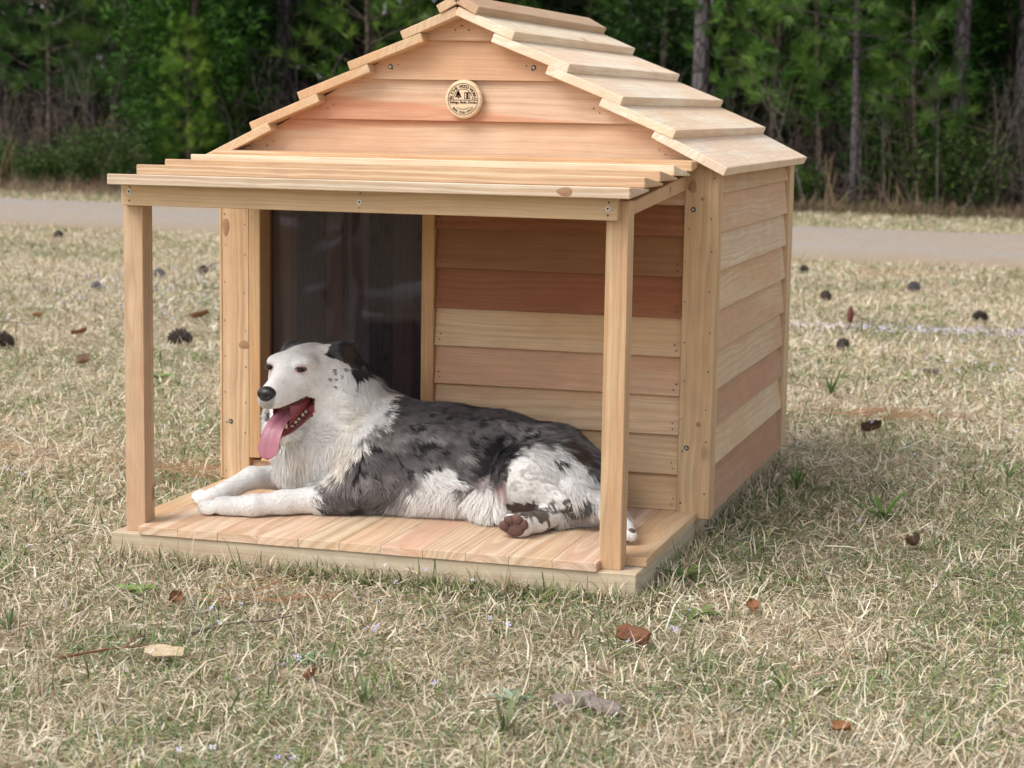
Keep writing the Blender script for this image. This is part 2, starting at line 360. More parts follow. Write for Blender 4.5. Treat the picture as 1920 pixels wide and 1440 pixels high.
# ================================================================ FOREST
def bark_mat(name, c0, c1, sc=1.0):
    t = NT(name); P = t.coord('Object')
    n = t.noise(t.vmath('MULTIPLY', P, (26 * sc, 26 * sc, 5 * sc)), 1.0, 4.0, 0.65); v = t.n('ShaderNodeTexVoronoi'); v.feature = 'DISTANCE_TO_EDGE'
    t.put(v.inputs['Vector'], t.vmath('MULTIPLY', P, (22 * sc, 22 * sc, 7 * sc))); v.inputs['Scale'].default_value = 1.0
    crack = t.ramp(v.outputs['Distance'], [(0.0, 0.0), (0.16, 1.0)])
    c = t.mix(n, c0, c1); c = t.mix(crack, t.mix(1.0, c, (0.3, 0.28, 0.27), 'MULTIPLY'), c)
    t.bump(t.math('ADD', crack, n), 0.8, 0.02)
    return t.base(c, 0.9, 0.1)
MAT_BARK = bark_mat('pine_bark', (0.07, 0.060, 0.066), (0.20, 0.175, 0.18))
MAT_GREY = bark_mat('grey_bark', (0.12, 0.11, 0.10), (0.27, 0.25, 0.225), 1.5)
MAT_TWIG = bark_mat('twig_bark', (0.10, 0.08, 0.065), (0.24, 0.19, 0.15), 1.5)
MAT_NEEDLE = leaf_mat('pine_needles', trans=0.22, rough=0.55, objtint=True)
MAT_LEAF = leaf_mat('leaves', trans=0.3, rough=0.5, objtint=True)
fr_ = np.random.default_rng(42)
def unit(a): return a / (np.linalg.norm(a, axis=-1, keepdims=True) + 1e-9)
def needle_tufts(bag, pts, dirs, n_each, ln, wd, spread, cols, r):
    """fans of long thin needles at the given points"""
    k = len(pts); N = k * n_each
    p = np.repeat(pts, n_each, 0) + r.normal(0, 0.02, (N, 3)); d = unit(np.repeat(dirs, n_each, 0) + r.normal(0, spread, (N, 3)))
    L = r.uniform(0.65, 1.15, N) * ln; s = unit(np.cross(d, r.normal(size=(N, 3))))
    tip = p + d * L[:, None] + np.array([0, 0, -0.12]) * (L[:, None] * r.random((N, 1)))
    V = np.stack([p - s * wd * 0.5, p + s * wd * 0.5, tip], 1).reshape(-1, 3); T = np.arange(N * 3).reshape(-1, 3)
    c = np.asarray(cols)[r.integers(0, len(cols), k)]; c = np.repeat(c, n_each, 0) * r.uniform(0.75, 1.2, (N, 1))
    bag.add(V, t=T, c=np.repeat(c, 3, 0))
def leaf_quads(bag, pts, sz, cols, r, flat=0.0):
    N = len(pts); a = unit(r.normal(size=(N, 3)) * np.array([1, 1, 1 - flat])); b = unit(np.cross(a, r.normal(size=(N, 3))))
    s = sz * r.uniform(0.6, 1.3, N)[:, None]
    V = np.stack([pts - a * s, pts + b * s * 0.45, pts + a * s, pts - b * s * 0.45], 1).reshape(-1, 3)
    c = np.asarray(cols)[r.integers(0, len(cols), N)] * r.uniform(0.7, 1.25, (N, 1))
    bag.add(V, q=np.arange(N * 4).reshape(-1, 4), c=np.repeat(c, 4, 0))
PINEC = [(0.055, 0.128, 0.024), (0.086, 0.176, 0.036), (0.034, 0.084, 0.017), (0.128, 0.222, 0.052)]
CEDC = [(0.019, 0.056, 0.010), (0.028, 0.078, 0.013), (0.012, 0.038, 0.008), (0.042, 0.10, 0.018)]
BUSHC = [(0.055, 0.105, 0.020), (0.036, 0.075, 0.016), (0.075, 0.125, 0.028)]
def wavy(p0, p1, n, amp, r):
    u = np.linspace(0, 1, n)[:, None]; P = np.asarray(p0) * (1 - u) + np.asarray(p1) * u
    return P + np.cumsum(r.normal(0, amp, (n, 3)), 0) * np.sin(u * 1.6)
def pine_sapling(seed, H=3.4, R=1.0):
    r = np.random.default_rng(seed); w = Bag(); f = Bag()
    tr = wavy((0, 0, 0), (r.normal(0, .12), r.normal(0, .12), H), 10, 0.012, r); w.tube(tr, np.linspace(0.035, 0.008, 10), 6)
    pts, dirs = [], []
    for z in np.arange(0.22 * H, H, 0.24):
        i = z / H * 9; c = tr[int(i)] + (tr[min(int(i) + 1, 9)] - tr[int(i)]) * (i - int(i))
        for a in r.uniform(0, 6.28) + np.arange(r.integers(4, 7)) * 1.15:
            ln = R * (1 - 0.72 * (z / H)) * r.uniform(0.55, 1.05); d = np.array([math.cos(a), math.sin(a), r.uniform(0.15, 0.55)])
            br = wavy(c, c + d * ln, 6, 0.015, r); w.tube(br, np.linspace(0.010, 0.003, 6), 4, cap=False)
            for u in np.arange(0.38, 1.01, 0.155):
                k = min(int(u * 5), 4); p = br[k] + (br[k + 1] - br[k]) * (u * 5 - k); sd = d + r.normal(0, 0.5, 3) * (u < 0.95)
                pts.append(p + sd * (0.10 * r.random() * (u < 0.95))); dirs.append(unit(sd + np.array([0, 0, 0.35])))
    pts.append(tr[-1]); dirs.append(np.array([0, 0, 1.0]))
    needle_tufts(f, np.array(pts), np.array(dirs), 34, 0.19, 0.0075, 0.46, PINEC, r)
    return w.mesh('trunk', True), f.mesh('needles')
def cedar(seed, H=4.0, R=0.95):
    r = np.random.default_rng(seed); w = Bag(); f = Bag()
    tr = wavy((0, 0, 0), (r.normal(0, .1), r.normal(0, .1), H), 8, 0.01, r); w.tube(tr, np.linspace(0.05, 0.01, 8), 6)
    P, D = [], []
    for _ in range(330):
        z = H * (0.06 + 0.94 * r.random() ** 1.15); a = r.uniform(0, 6.28); prof = R * (1 - z / H) ** 0.75 * min(1, 0.45 + z / H * 2.2)
        ln = prof * r.uniform(0.55, 1.08); d = np.array([math.cos(a), math.sin(a), r.uniform(0.1, 0.8)]); c = np.array([0, 0, z - ln * 0.3])
        if r.random() < 0.25: w.tube(np.array([c, c + d * ln * 0.6, c + d * ln * 0.9]), [0.008, 0.005, 0.002], 4, cap=False)
        for u in np.linspace(0.45, 1, 5):
            m = 9; q = c + d * ln * u + r.normal(0, 0.055, (m, 3)); P.append(q); D.append(unit(np.tile(d, (m, 1)) + r.normal(0, 0.55, (m, 3))))
    P = np.vstack(P); D = np.vstack(D)
    needle_tufts(f, P, D, 2, 0.085, 0.020, 0.35, CEDC, r)
    return w.mesh('trunk', True), f.mesh('foliage')
def bush(seed, H=0.8, R=0.5, n=2600, sz=0.028, cols=BUSHC):
    r = np.random.default_rng(seed); w = Bag(); f = Bag(); P = []
    for _ in range(26):
        a = r.uniform(0, 6.28); d = np.array([math.cos(a) * R * r.random(), math.sin(a) * R * r.random(), H * r.uniform(0.5, 1.0)])
        st = wavy((d[0] * .15, d[1] * .15, 0), d, 6, 0.02, r); w.tube(st, np.linspace(0.006, 0.002, 6), 4, cap=False)
        m = n // 26; u = r.uniform(0.25, 1.05, m)[:, None]; P.append(d * u + r.normal(0, 0.075, (m, 3)))
    P = np.vstack(P); P[:, 2] = np.maximum(P[:, 2], 0.02); leaf_quads(f, P, sz, cols, r)
    return w.mesh('stems'), f.mesh('leaves')
def bare(seed, H=2.6, r0=0.018, spread=0.55, lv=4):
    """leafless sapling with crooked limbs"""
    r = np.random.default_rng(seed); w = Bag()
    def grow(p, d, ln, rd_, k):
        m = 7; P = [np.array(p)]; dd = np.array(d, float)
        for _ in range(m - 1):
            dd = unit(dd + r.normal(0, 0.17, 3) + np.array([0, 0, 0.05])); P.append(P[-1] + dd * ln / (m - 1))
        w.tube(np.array(P), np.linspace(rd_, rd_ * 0.45, m), 5 if k == 0 else 4, cap=False)
        if k >= lv: return
        for _ in range(r.integers(3, 6) if k == 0 else r.integers(2, 4)):
            i = r.integers(1 if k else 2, m - 1); nd = unit(dd + r.normal(0, spread, 3) + np.array([0, 0, 0.1]))
            grow(P[i], nd, ln * r.uniform(0.35, 0.6), rd_ * 0.5, k + 1)
    grow((0, 0, 0), (r.normal(0, .1), r.normal(0, .1), 1), H, r0, 0)
    return w.mesh('branches', True)
def tall_pine(seed, H=13.0, r0=0.085, crown0=2.6):
    r = np.random.default_rng(seed); w = Bag(); f = Bag()
    tr = wavy((0, 0, 0), (r.normal(0, .35), r.normal(0, .35), H), 14, 0.02, r); rr_ = np.linspace(r0, r0 * 0.25, 14); rr_[0] *= 1.15; w.tube(tr, rr_, 14)
    pts, dirs = [], []
    for _ in range(120):
        z = crown0 + (H - crown0) * r.random() ** 0.9; i = z / H * 13; k = min(int(i), 12); c = tr[k] + (tr[k + 1] - tr[k]) * (i - k)
        a = r.uniform(0, 6.28); ln = 1.9 * (1 - 0.6 * (z - crown0) / (H - crown0)) * r.uniform(0.5, 1.1); d = np.array([math.cos(a), math.sin(a), r.uniform(-0.15, 0.5)])
        br = wavy(c, c + d * ln, 5, 0.03, r); w.tube(br, np.linspace(0.022, 0.006, 5), 4, cap=False)
        for u in np.linspace(0.4, 1, 6):
            j = min(int(u * 4), 3); p = br[j] + (br[j + 1] - br[j]) * (u * 4 - j); pts.append(p + r.normal(0, .12, 3)); dirs.append(unit(d + r.normal(0, .6, 3)))
    needle_tufts(f, np.array(pts), np.array(dirs), 16, 0.26, 0.022, 0.6, PINEC, r)
    return w.mesh('trunk', True), f.mesh('needles')
PROTO = {}
for i in range(4): PROTO['pine', i] = pine_sapling(100 + i, 3.0 + 0.5 * i, 0.85 + 0.12 * i)
for i in range(3): PROTO['cedar', i] = cedar(200 + i, 3.6 + 0.7 * i, 0.85 + 0.15 * i)
for i in range(3): PROTO['bush', i] = bush(300 + i, 0.55 + 0.25 * i, 0.42 + 0.1 * i)
for i in range(4): PROTO['bare', i] = (bare(400 + i, 1.7 + 0.5 * i, 0.013 + 0.004 * i), None)
for i in range(3): PROTO['tall', i] = tall_pine(500 + i, 12 + i, 0.080 + 0.008 * i, 2.5 + 0.4 * i)
frnd = random.Random(9)
WOODG = {'pine': 'young pines along the wood edge', 'cedar': 'dark cedars in the wood', 'bush': 'green bushes under the trees', 'bare': 'bare saplings at the wood edge', 'tall': 'tall pine trunks in the wood'}
NM = {'pine': 'pine_tree', 'cedar': 'cedar_tree', 'bush': 'bush', 'bare': 'bare_sapling', 'tall': 'tall_pine'}
CATS = {'pine': 'pine tree', 'cedar': 'cedar tree', 'bush': 'bush', 'bare': 'sapling', 'tall': 'pine tree'}
def plant(kind, i, x, y, s=1.0, tint=(1, 1, 1), label=None, bark=None, rz=None, sxy=1.0, lean=(0, 0)):
    e = empty(NM[kind], (x, y, -0.01), frnd.uniform(0, 6.28) if rz is None else rz); e.scale = (s * sxy, s * sxy, s); e.rotation_euler[0] = lean[0]; e.rotation_euler[1] = lean[1]
    tag(e, label, CATS[kind], WOODG[kind])
    w, f = PROTO[kind, i % len([k for k in PROTO if k[0] == kind])]
    a = bpy.data.objects.new({'bush': 'stems', 'bare': 'trunk'}.get(kind, 'trunk'), w); COL.objects.link(a); a.parent = e
    bm_ = bark or {'tall': MAT_BARK, 'pine': MAT_TWIG, 'cedar': MAT_TWIG, 'bush': MAT_TWIG, 'bare': MAT_GREY}[kind]
    if len(w.materials) == 0: w.materials.append(bm_)
    a.material_slots[0].link = 'OBJECT'; a.material_slots[0].material = bm_
    if f is not None:
        if len(f.materials) == 0: f.materials.append(MAT_LEAF if kind == 'bush' else MAT_NEEDLE)
        b = bpy.data.objects.new('crown' if kind != 'bush' else 'leaves', f); COL.objects.link(b); b.parent = e; b.color = (*tint, 1)
    return e
# --- the big trunks one can tell apart
plant('tall', 0, -1.83, 13.9, 1.0, label='thickest grey pine trunk, rising right behind the roof of the dog house')
plant('tall', 1, 0.40, 13.55, 0.85, label='grey pine trunk near the right edge of the photo, second thickest there')
plant('tall', 2, -3.18, 17.0, 1.0, label='dark pine trunk seen just right of the roof ridge cap')
plant('tall', 1, -0.38, 13.2, 0.42, label='slender pinkish pine trunk standing in front of the right-hand pines')
plant('tall', 0, -2.02, 16.8, 0.55, label='thin pale trunk close behind the thickest pine trunk', bark=MAT_GREY)
plant('tall', 2, 0.90, 14.1, 0.9, label='dark pine trunk at the right edge of the photo')
plant('tall', 0, -8.2, 15.5, 0.62, label='thin grey pine trunk among the pines on the left')
plant('tall', 1, -9.5, 14.4, 0.9, label='leaning dark pine trunk in the top left corner', lean=(0.0, 0.24), rz=0.0)
# --- trees along the edge
E_ = [('pine', 2, -8.35, 14.1, 0.95, (0.8, 0.85, 0.85), 'pine with soft green boughs at the left end of the wood'),
      ('pine', 1, -7.70, 14.4, 1.0, (0.85, 0.85, 0.7), 'pine with ragged yellowish boughs left of the porch roof'),
      ('cedar', 0, -7.05, 14.9, 1.2, (0.7, 0.85, 0.8), 'dark narrow cedar between the two left groups of pines'),
      ('cedar', 1, -6.75, 13.9, 0.95, (1.5, 1.6, 1.0), 'bright green bushy tree just left of the gable'),
      ('pine', 0, -6.55, 13.5, 0.52, (1.8, 1.6, 1.0), 'small bright pine seedling above the left end of the porch roof'),
      ('pine', 3, -5.15, 14.6, 0.95, (1.5, 1.4, 1.05), 'light green pine beside the left slope of the roof'),
      ('pine', 1, -4.55, 15.4, 1.05, (1.2, 1.2, 0.9), 'light green pine peeping over the roof near the ridge'),
      ('pine', 2, -3.55, 16.2, 1.1, (1.1, 1.1, 0.9), 'green pine straight above the ridge cap'),
      ('cedar', 2, -2.55, 15.4, 1.0, (1.0, 1.0, 0.9), 'dark green cedar left of the thickest pine trunk'),
      ('pine', 3, -1.25, 14.1, 0.95, (1.3, 1.3, 1.1), 'wide pine with drooping tufts right of the thickest trunk'),
      ('pine', 0, -0.75, 13.9, 1.05, (1.35, 1.35, 1.15), 'pine with light tufts left of the slender pinkish trunk'),
      ('cedar', 0, -0.02, 13.9, 1.05, (1.25, 1.35, 0.9), 'tall narrow cedar just right of the slender pinkish trunk'),
      ('pine', 1, 0.12, 13.3, 0.72, (1.1, 1.1, 0.9), 'small pine just left of the right-hand grey trunk'),
      ('cedar', 2, 0.80, 14.7, 1.1, (0.6, 0.75, 0.7), 'black-green cedar at the right edge of the wood')]
for kind, i, x, y, s, tn, lb in E_: plant(kind, i, x, y, s, tn, lb)
for j, (x, y, s, lb) in enumerate([(-7.95, 13.35, .75, 'green bush under the leftmost pine'), (-7.45, 13.15, .7, 'low green bush left of the porch roof corner'), (-7.05, 13.1, .6, 'small green bush behind the left end of the porch roof'),
                       (-0.95, 13.4, .8, 'dark bush under the pines right of the roof'), (0.25, 13.3, .9, 'bush at the foot of the narrow cedar'), (0.62, 13.2, .7, 'small bush near the pale saplings at the right'), (-8.6, 13.5, .8, 'bush at the left edge of the photo')]):
    plant('bush', j, x, y, s, (0.9, 0.9, 0.8), lb)
SL = [(1, -7.95, 13.6, 1.0, 'leaning bare sapling on the left, behind the tan grass stalks'), (2, -7.12, 13.35, 0.9, 'pale forked bare sapling just above the porch roof corner'), (0, -7.45, 13.5, 1.0, 'crooked short bare sapling between the left bushes'), (3, -6.2, 13.6, 0.9, 'bare sapling against the bright bushy tree'),
      (1, -5.75, 14.0, 1.2, 'grey bare sapling left of the roof slope'), (3, -5.5, 14.2, 1.1, 'tangled grey sapling beside the roof slope'), (2, -6.0, 14.3, 1.2, 'thin grey sapling behind the roof slope'),
      (2, -0.72, 13.0, 0.85, 'bare sapling nearest the right eave of the roof'), (0, -0.30, 12.95, 0.9, 'short pale sapling beside the slender pinkish trunk'), (1, -0.12, 13.1, 0.8, 'bare sapling under the narrow cedar'), (3, 0.34, 12.9, 0.75, 'pale branching sapling, left one of the pair at the right'), (2, 0.50, 13.0, 0.85, 'pale branching sapling, right one of the pair at the right'), (0, 0.75, 13.1, 1.0, 'low bare sapling by the right edge of the photo')]
for i, x, y, s, lb in SL: plant('bare', i, x, y, s * (0.40 if -6.3 < x < -5.2 else 0.52), label=lb)
# --- deeper rows: two rows of single trees, then the depth of the wood as one mass
SPOT = [(-9.6, 'at the left end of the photo'), (-8.75, 'behind the leftmost bushes'), (-8.0, 'behind the ragged yellowish pine'), (-7.2, 'over the left end of the porch roof'), (-6.5, 'behind the bright bushy tree'), (-5.8, 'left of the roof slope'),
        (-5.0, 'beside the upper left roof slope'), (-4.2, 'behind the roof peak'), (-3.4, 'over the ridge cap'), (-2.7, 'right of the ridge cap'), (-2.0, 'left of the thickest trunk'), (-1.4, 'right of the thickest trunk'),
        (-0.7, 'over the right eave'), (-0.1, 'near the slender pinkish trunk'), (0.5, 'near the right-hand grey trunk'), (9.0, 'at the right end of the photo')]
TONE = {'pine': ('dull green pine', 'shaded green pine'), 'cedar': ('dark cedar', 'blackish cedar'), 'tall': ('tall pine trunk', 'thin tall pine trunk')}
seen = set()
for row, (y0, sp) in enumerate(((16.2, 1.15), (18.2, 1.35))):
    x = -13.5 - row
    while x < 3.2:
        kind = frnd.choice(['pine', 'cedar', 'cedar', 'pine', 'tall']) if row else frnd.choice(['pine', 'cedar', 'tall'])
        xx, yy = x + frnd.uniform(-.4, .4), y0 + frnd.uniform(-.5, .5) - 0.04 * x
        if not (kind == 'tall' and row == 0 and -3.6 < xx < -1.2):
            xe = CAMP.x + (xx - CAMP.x) * (14.0 - CAMP.y) / (yy - CAMP.y)      # where it shows along the wood's edge
            place = next(w for lim, w in SPOT if xe < lim)
            lb = None
            for wd in ('second', 'third') if row == 0 else ('third', 'fourth'):
                for tn in TONE[kind]:
                    cand = '%s in the %s row, %s' % (tn, wd, place)
                    if lb is None and cand not in seen: lb = cand
            if lb: seen.add(lb); plant(kind, frnd.randrange(4), xx, yy, frnd.uniform(1.0, 1.45) if kind != 'tall' else frnd.uniform(.8, 1.15), (0.20, 0.24, 0.22), lb)  # low foliage tint paints in the shade between the back rows
        x += sp * frnd.uniform(0.7, 1.3)
deep = Bag(); r = np.random.default_rng(61)
def bake(kind, i, x, y, s, tint):
    for mi, me in enumerate(PROTO[kind, i]):
        n = len(me.vertices); V = np.zeros(n * 3, np.float32); me.vertices.foreach_get('co', V); V = V.reshape(-1, 3); a = r.uniform(0, 6.28)
        V = np.stack([V[:, 0] * math.cos(a) - V[:, 1] * math.sin(a), V[:, 0] * math.sin(a) + V[:, 1] * math.cos(a), V[:, 2]], 1) * s + np.array([x, y, 0])
        if mi == 0:
            Q = np.array([p.vertices[:] for p in me.polygons if len(p.vertices) == 4]); deep.add(V, q=Q, c=(0.085, 0.072, 0.068))
        else:
            C = np.zeros(n * 4, np.float32); me.attributes['col'].data.foreach_get('color', C); C = C.reshape(-1, 4)[:, :3]
            V = V.reshape(-1, 3, 3); C = C.reshape(-1, 3, 3); k = r.random(len(V)) < 0.6; V, C = V[k].reshape(-1, 3), C[k].reshape(-1, 3)
            deep.add(V, t=np.arange(len(V)).reshape(-1, 3), c=C * np.array(tint))
for y0, sp in ((20.4, 1.5), (22.8, 1.7)):
    x = -18.0
    while x < 5.0:
        kind = ['pine', 'cedar', 'cedar', 'tall'][r.integers(0, 4)]; bake(kind, r.integers(0, 3), x + r.uniform(-.4, .4), y0 + r.uniform(-.7, .7) - 0.04 * x, r.uniform(1.1, 1.5) if kind != 'tall' else 0.95, (0.22, 0.27, 0.24)); x += sp * r.uniform(0.7, 1.3)  # shade of the inner wood is put into the foliage tint
for x in np.arange(2.0, 10.0, 0.75):
    kind = ['pine', 'cedar', 'pine', 'tall'][r.integers(0, 4)]; bake(kind, r.integers(0, 3), x + r.uniform(-.3, .3), 13.7 - 0.1 * x + abs(r.normal(0, 1.6)), r.uniform(0.9, 1.4) if kind != 'tall' else 0.95, (0.6, 0.7, 0.6))
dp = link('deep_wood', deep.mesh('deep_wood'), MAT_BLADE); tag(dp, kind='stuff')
# --- twiggy undergrowth along the edge and in the wood
u = Bag(); r = np.random.default_rng(77)
for _ in range(1900):
    x = r.uniform(-11, 2.6) if _ < 1500 else r.uniform(2.6, 9.0); y = wood_edge(x) + 0.25 + abs(r.normal(0, 1.3)); h = r.uniform(0.25, 1.15)
    c = [(0.10, 0.08, 0.065), (0.15, 0.12, 0.10), (0.07, 0.05, 0.04), (0.24, 0.19, 0.15)][r.integers(0, 4)]
    p = np.array([x, y, 0]); tip = p + np.array([r.normal(0, .25 * h), r.normal(0, .2 * h), h]); P = wavy(p, tip, 5, 0.03, r); u.tube(P, np.linspace(0.005, 0.0018, 5), 3, c, cap=False)
    for _ in range(r.integers(2, 5)):
        q = P[r.integers(1, 4)]; u.tube(wavy(q, q + np.array([r.normal(0, .2), r.normal(0, .15), r.uniform(0, .25)]), 4, 0.02, r), np.linspace(0.003, 0.0012, 4), 3, c, cap=False)
ug = link('undergrowth', u.mesh('undergrowth'), MAT_BLADE); tag(ug, kind='stuff')
# --- far-off wood behind the trees
db = Bag(); r = np.random.default_rng(88); n_ = 46000
P = np.stack([r.uniform(-34, 16, n_), r.uniform(25, 37, n_), 11.0 * r.random(n_) ** 0.9], 1)
P = P + 0.8 * np.stack([np.sin(P[:, 2] * 2.1 + P[:, 0]), np.zeros(n_), np.cos(P[:, 0] * 1.3)], 1); P[:, 2] = np.maximum(P[:, 2], 0.05)
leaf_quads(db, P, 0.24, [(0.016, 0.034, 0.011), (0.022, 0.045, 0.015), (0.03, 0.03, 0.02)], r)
for _ in range(120):
    x, y = r.uniform(-30, 14), r.uniform(24.5, 34); db.tube(np.array([(x, y, 0), (x + r.normal(0, .2), y, 6), (x + r.normal(0, .5), y, 12)]), [r.uniform(.07, .16), .08, .04], 7, (0.10, 0.085, 0.08), cap=False)
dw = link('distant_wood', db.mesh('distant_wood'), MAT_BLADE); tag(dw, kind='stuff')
# ================================================================ DOG HOUSE
ZF, ZD = 0.0553, 0.0707          # top of the base frame, top of the deck boards
house = empty('dog_house', (0.5, 0.2, 0.0))
tag(house, 'new cedar dog house with lapped board roof and open front porch the dog lies on', 'dog house')
CREAM = (0.69, 0.54, 0.385); TAN = (0.62, 0.45, 0.288); GOLD = (0.585, 0.42, 0.26); PINK = (0.56, 0.395, 0.265); RED_SHADED = (0.28, 0.112, 0.052); ROSE = (0.55, 0.375, 0.25)
DECK = (0.69, 0.53, 0.39)
hrnd = random.Random(3)
def jit(c, a=0.05):
    k = 1 + hrnd.uniform(-a, a); return tuple(x * k * (1 + hrnd.uniform(-a, a) * 0.4) for x in c)
def plank(name, prof, L, origin, ex, ey, tint, mat=None, parent=None, bev=0.0012, cutfn=None):
    """extrude the profile (local y,z) for length L along local X; ex, ey: world directions of local X, Y"""
    ex = Vector(ex).normalized(); ey = Vector(ey).normalized(); ez = ex.cross(ey)
    bm = bmesh.new()
    a = [bm.verts.new((0, y, z)) for y, z in prof]; b = [bm.verts.new((L, y, z)) for y, z in prof]
    n = len(prof)
    bm.faces.new(a[::-1]); bm.faces.new(b)
    for i in range(n): bm.faces.new((a[i], a[(i + 1) % n], b[(i + 1) % n], b[i]))
    bmesh.ops.recalc_face_normals(bm, faces=bm.faces)
    if cutfn: cutfn(bm)
    if bev: bmesh.ops.bevel(bm, geom=list(bm.edges), offset=bev, segments=1, affect='EDGES', clamp_overlap=True)
    me = bm_mesh(name, bm)
    mw = Matrix(((ex.x, ey.x, ez.x, origin[0]), (ex.y, ey.y, ez.y, origin[1]), (ex.z, ey.z, ez.z, origin[2]), (0, 0, 0, 1)))
    o = link(name, me, mat or MAT_WOOD, parent or house, mw)
    o.color = (*jit(tint), 1)
    return o
def box(name, x0, x1, y0, y1, z0, z1, tint, axis='x', **kw):
    """axis-aligned board with its grain along axis"""
    if axis == 'x':
        return plank(name, [(y0, z0), (y1, z0), (y1, z1), (y0, z1)], x1 - x0, (x0, 0, 0), (1, 0, 0), (0, 1, 0), tint, **kw) if False else \
            plank(name, [(0, 0), (y1 - y0, 0), (y1 - y0, z1 - z0), (0, z1 - z0)], x1 - x0, (x0, y0, z0), (1, 0, 0), (0, 1, 0), tint, **kw)
    if axis == 'y':   # local X -> +Y, local Y -> -X
        return plank(name, [(0, 0), (x1 - x0, 0), (x1 - x0, z1 - z0), (0, z1 - z0)], y1 - y0, (x1, y0, z0), (0, 1, 0), (-1, 0, 0), tint, **kw)
    # z: local X -> +Z, local Y -> +X, local Z -> +Y
    return plank(name, [(0, 0), (x1 - x0, 0), (x1 - x0, y1 - y0), (0, y1 - y0)], z1 - z0, (x0, y0, z0), (0, 0, 1), (1, 0, 0), tint, **kw)

TREAT = (0.54, 0.47, 0.345)
# ---- base frame of treated lumber, mostly sunk in the grass
box('base_frame', 0.0, 0.98, -0.483, -0.445, -0.03, ZF, TREAT, 'x', mat=MAT_PINE)
box('base_frame', 0.942, 0.98, -0.4445, 0.905, -0.03, ZF - 0.0005, TREAT, 'y', mat=MAT_PINE)
box('base_frame', 0.0, 0.038, -0.4445, 0.905, -0.03, ZF - 0.0005, TREAT, 'y', mat=MAT_PINE)
box('base_frame', 0.0, 0.98, 0.906, 0.944, -0.03, ZF, TREAT, 'x', mat=MAT_PINE)
for yy in (-0.2, 0.2, 0.55):
    box('joist', 0.0385, 0.9415, yy, yy + 0.038, -0.03, ZF - 0.001, TREAT, 'x', mat=MAT_PINE)
# ---- deck boards, front to back
nb = 11; bw = (0.9122 - 0.0568) / nb
DK2 = (0.67, 0.50, 0.37); DK3 = (0.67, 0.52, 0.37)
dt = [DK3, DECK, DK2, DECK, DK3, DECK, DK2, DECK, DK2, DECK, DK2]
for i in range(nb):
    x0 = 0.0568 + i * bw
    box('deck_board', x0 + 0.0002, x0 + bw - 0.0002, -0.487 + hrnd.uniform(-0.0007, 0.0007), 0.86, ZF, ZD + hrnd.uniform(-0.0003, 0.0003), dt[i], 'y', bev=0.0006, mat=MAT_GRAIN)
box('deck_board', 0.0035, 0.0563, -0.4205, 0.86, ZF, ZD, TAN, 'y')
box('deck_board', 0.9127, 0.9845, -0.4225, 0.86, ZF, ZD, TAN, 'y')
# ---- porch posts, beam, rafters
box('porch_post', 0.0196, 0.0583, -0.4623, -0.4236, ZF, 0.6815, PINK, 'z', mat=MAT_GRAIN)
box('porch_post', 0.9099, 0.9486, -0.4623, -0.4236, ZF, 0.6815, GOLD, 'z', mat=MAT_GRAIN)
box('porch_beam', 0.0257, 0.9329, -0.4805, -0.4628, 0.6493, 0.6863, GOLD, 'x')
for x0, x1 in ((0.9111, 0.9486), (0.0196, 0.057)):
    prof = [(-0.4231, 0.6575), (-0.0005, 0.6835), (-0.0005, 0.7110), (-0.4231, 0.6800)]
    # local X runs along +X here only for the profile extrusion
    plank('rafter', prof, x1 - x0, (x0, 0, 0), (1, 0, 0), (0, 1, 0), GOLD)
box('ledger', 0.0578, 0.9105, -0.022, 0.0015, 0.668, 0.7085, GOLD, 'x')
# ---- porch roof: five lapped bevel boards
fy = [-0.516, -0.408, -0.2926, -0.181, -0.068]; zt = [0.7058, 0.7198, 0.7272, 0.7342, 0.7385]; zb = [0.6868, 0.7012, 0.7086, 0.7156, 0.7200]
pt = [(0.68, 0.56, 0.43), (0.62, 0.46, 0.315), (0.60, 0.44, 0.29), (0.80, 0.71, 0.57), TAN]
ends = [(0.0165, 0.9622), (0.019, 0.9625), (0.0185, 0.9630), (0.018, 0.9635), (0.010, 0.972)]
for i in range(5):
    y0 = fy[i]; y1 = y0 + 0.142 if i < 4 else -0.0012
    if i < 4:
        sl = (zb[i + 1] - 0.0006 - zt[i]) / (fy[i + 1] - y0); zt1 = zt[i] + sl * (y1 - y0)
    else: zt1 = 0.7400
    zb1 = zt1 - 0.0045 if i < 4 else 0.728
    L = ends[i][1] - ends[i][0]
    plank('porch_roof_board', [(0, 0), (y1 - y0, zb1 - zb[i]), (y1 - y0, zt1 - zb[i]), (0, zt[i] - zb[i])], L, (ends[i][0], y0, zb[i]), (1, 0, 0), (0, 1, 0), pt[i], bev=0.0015, mat=MAT_GRAIN)
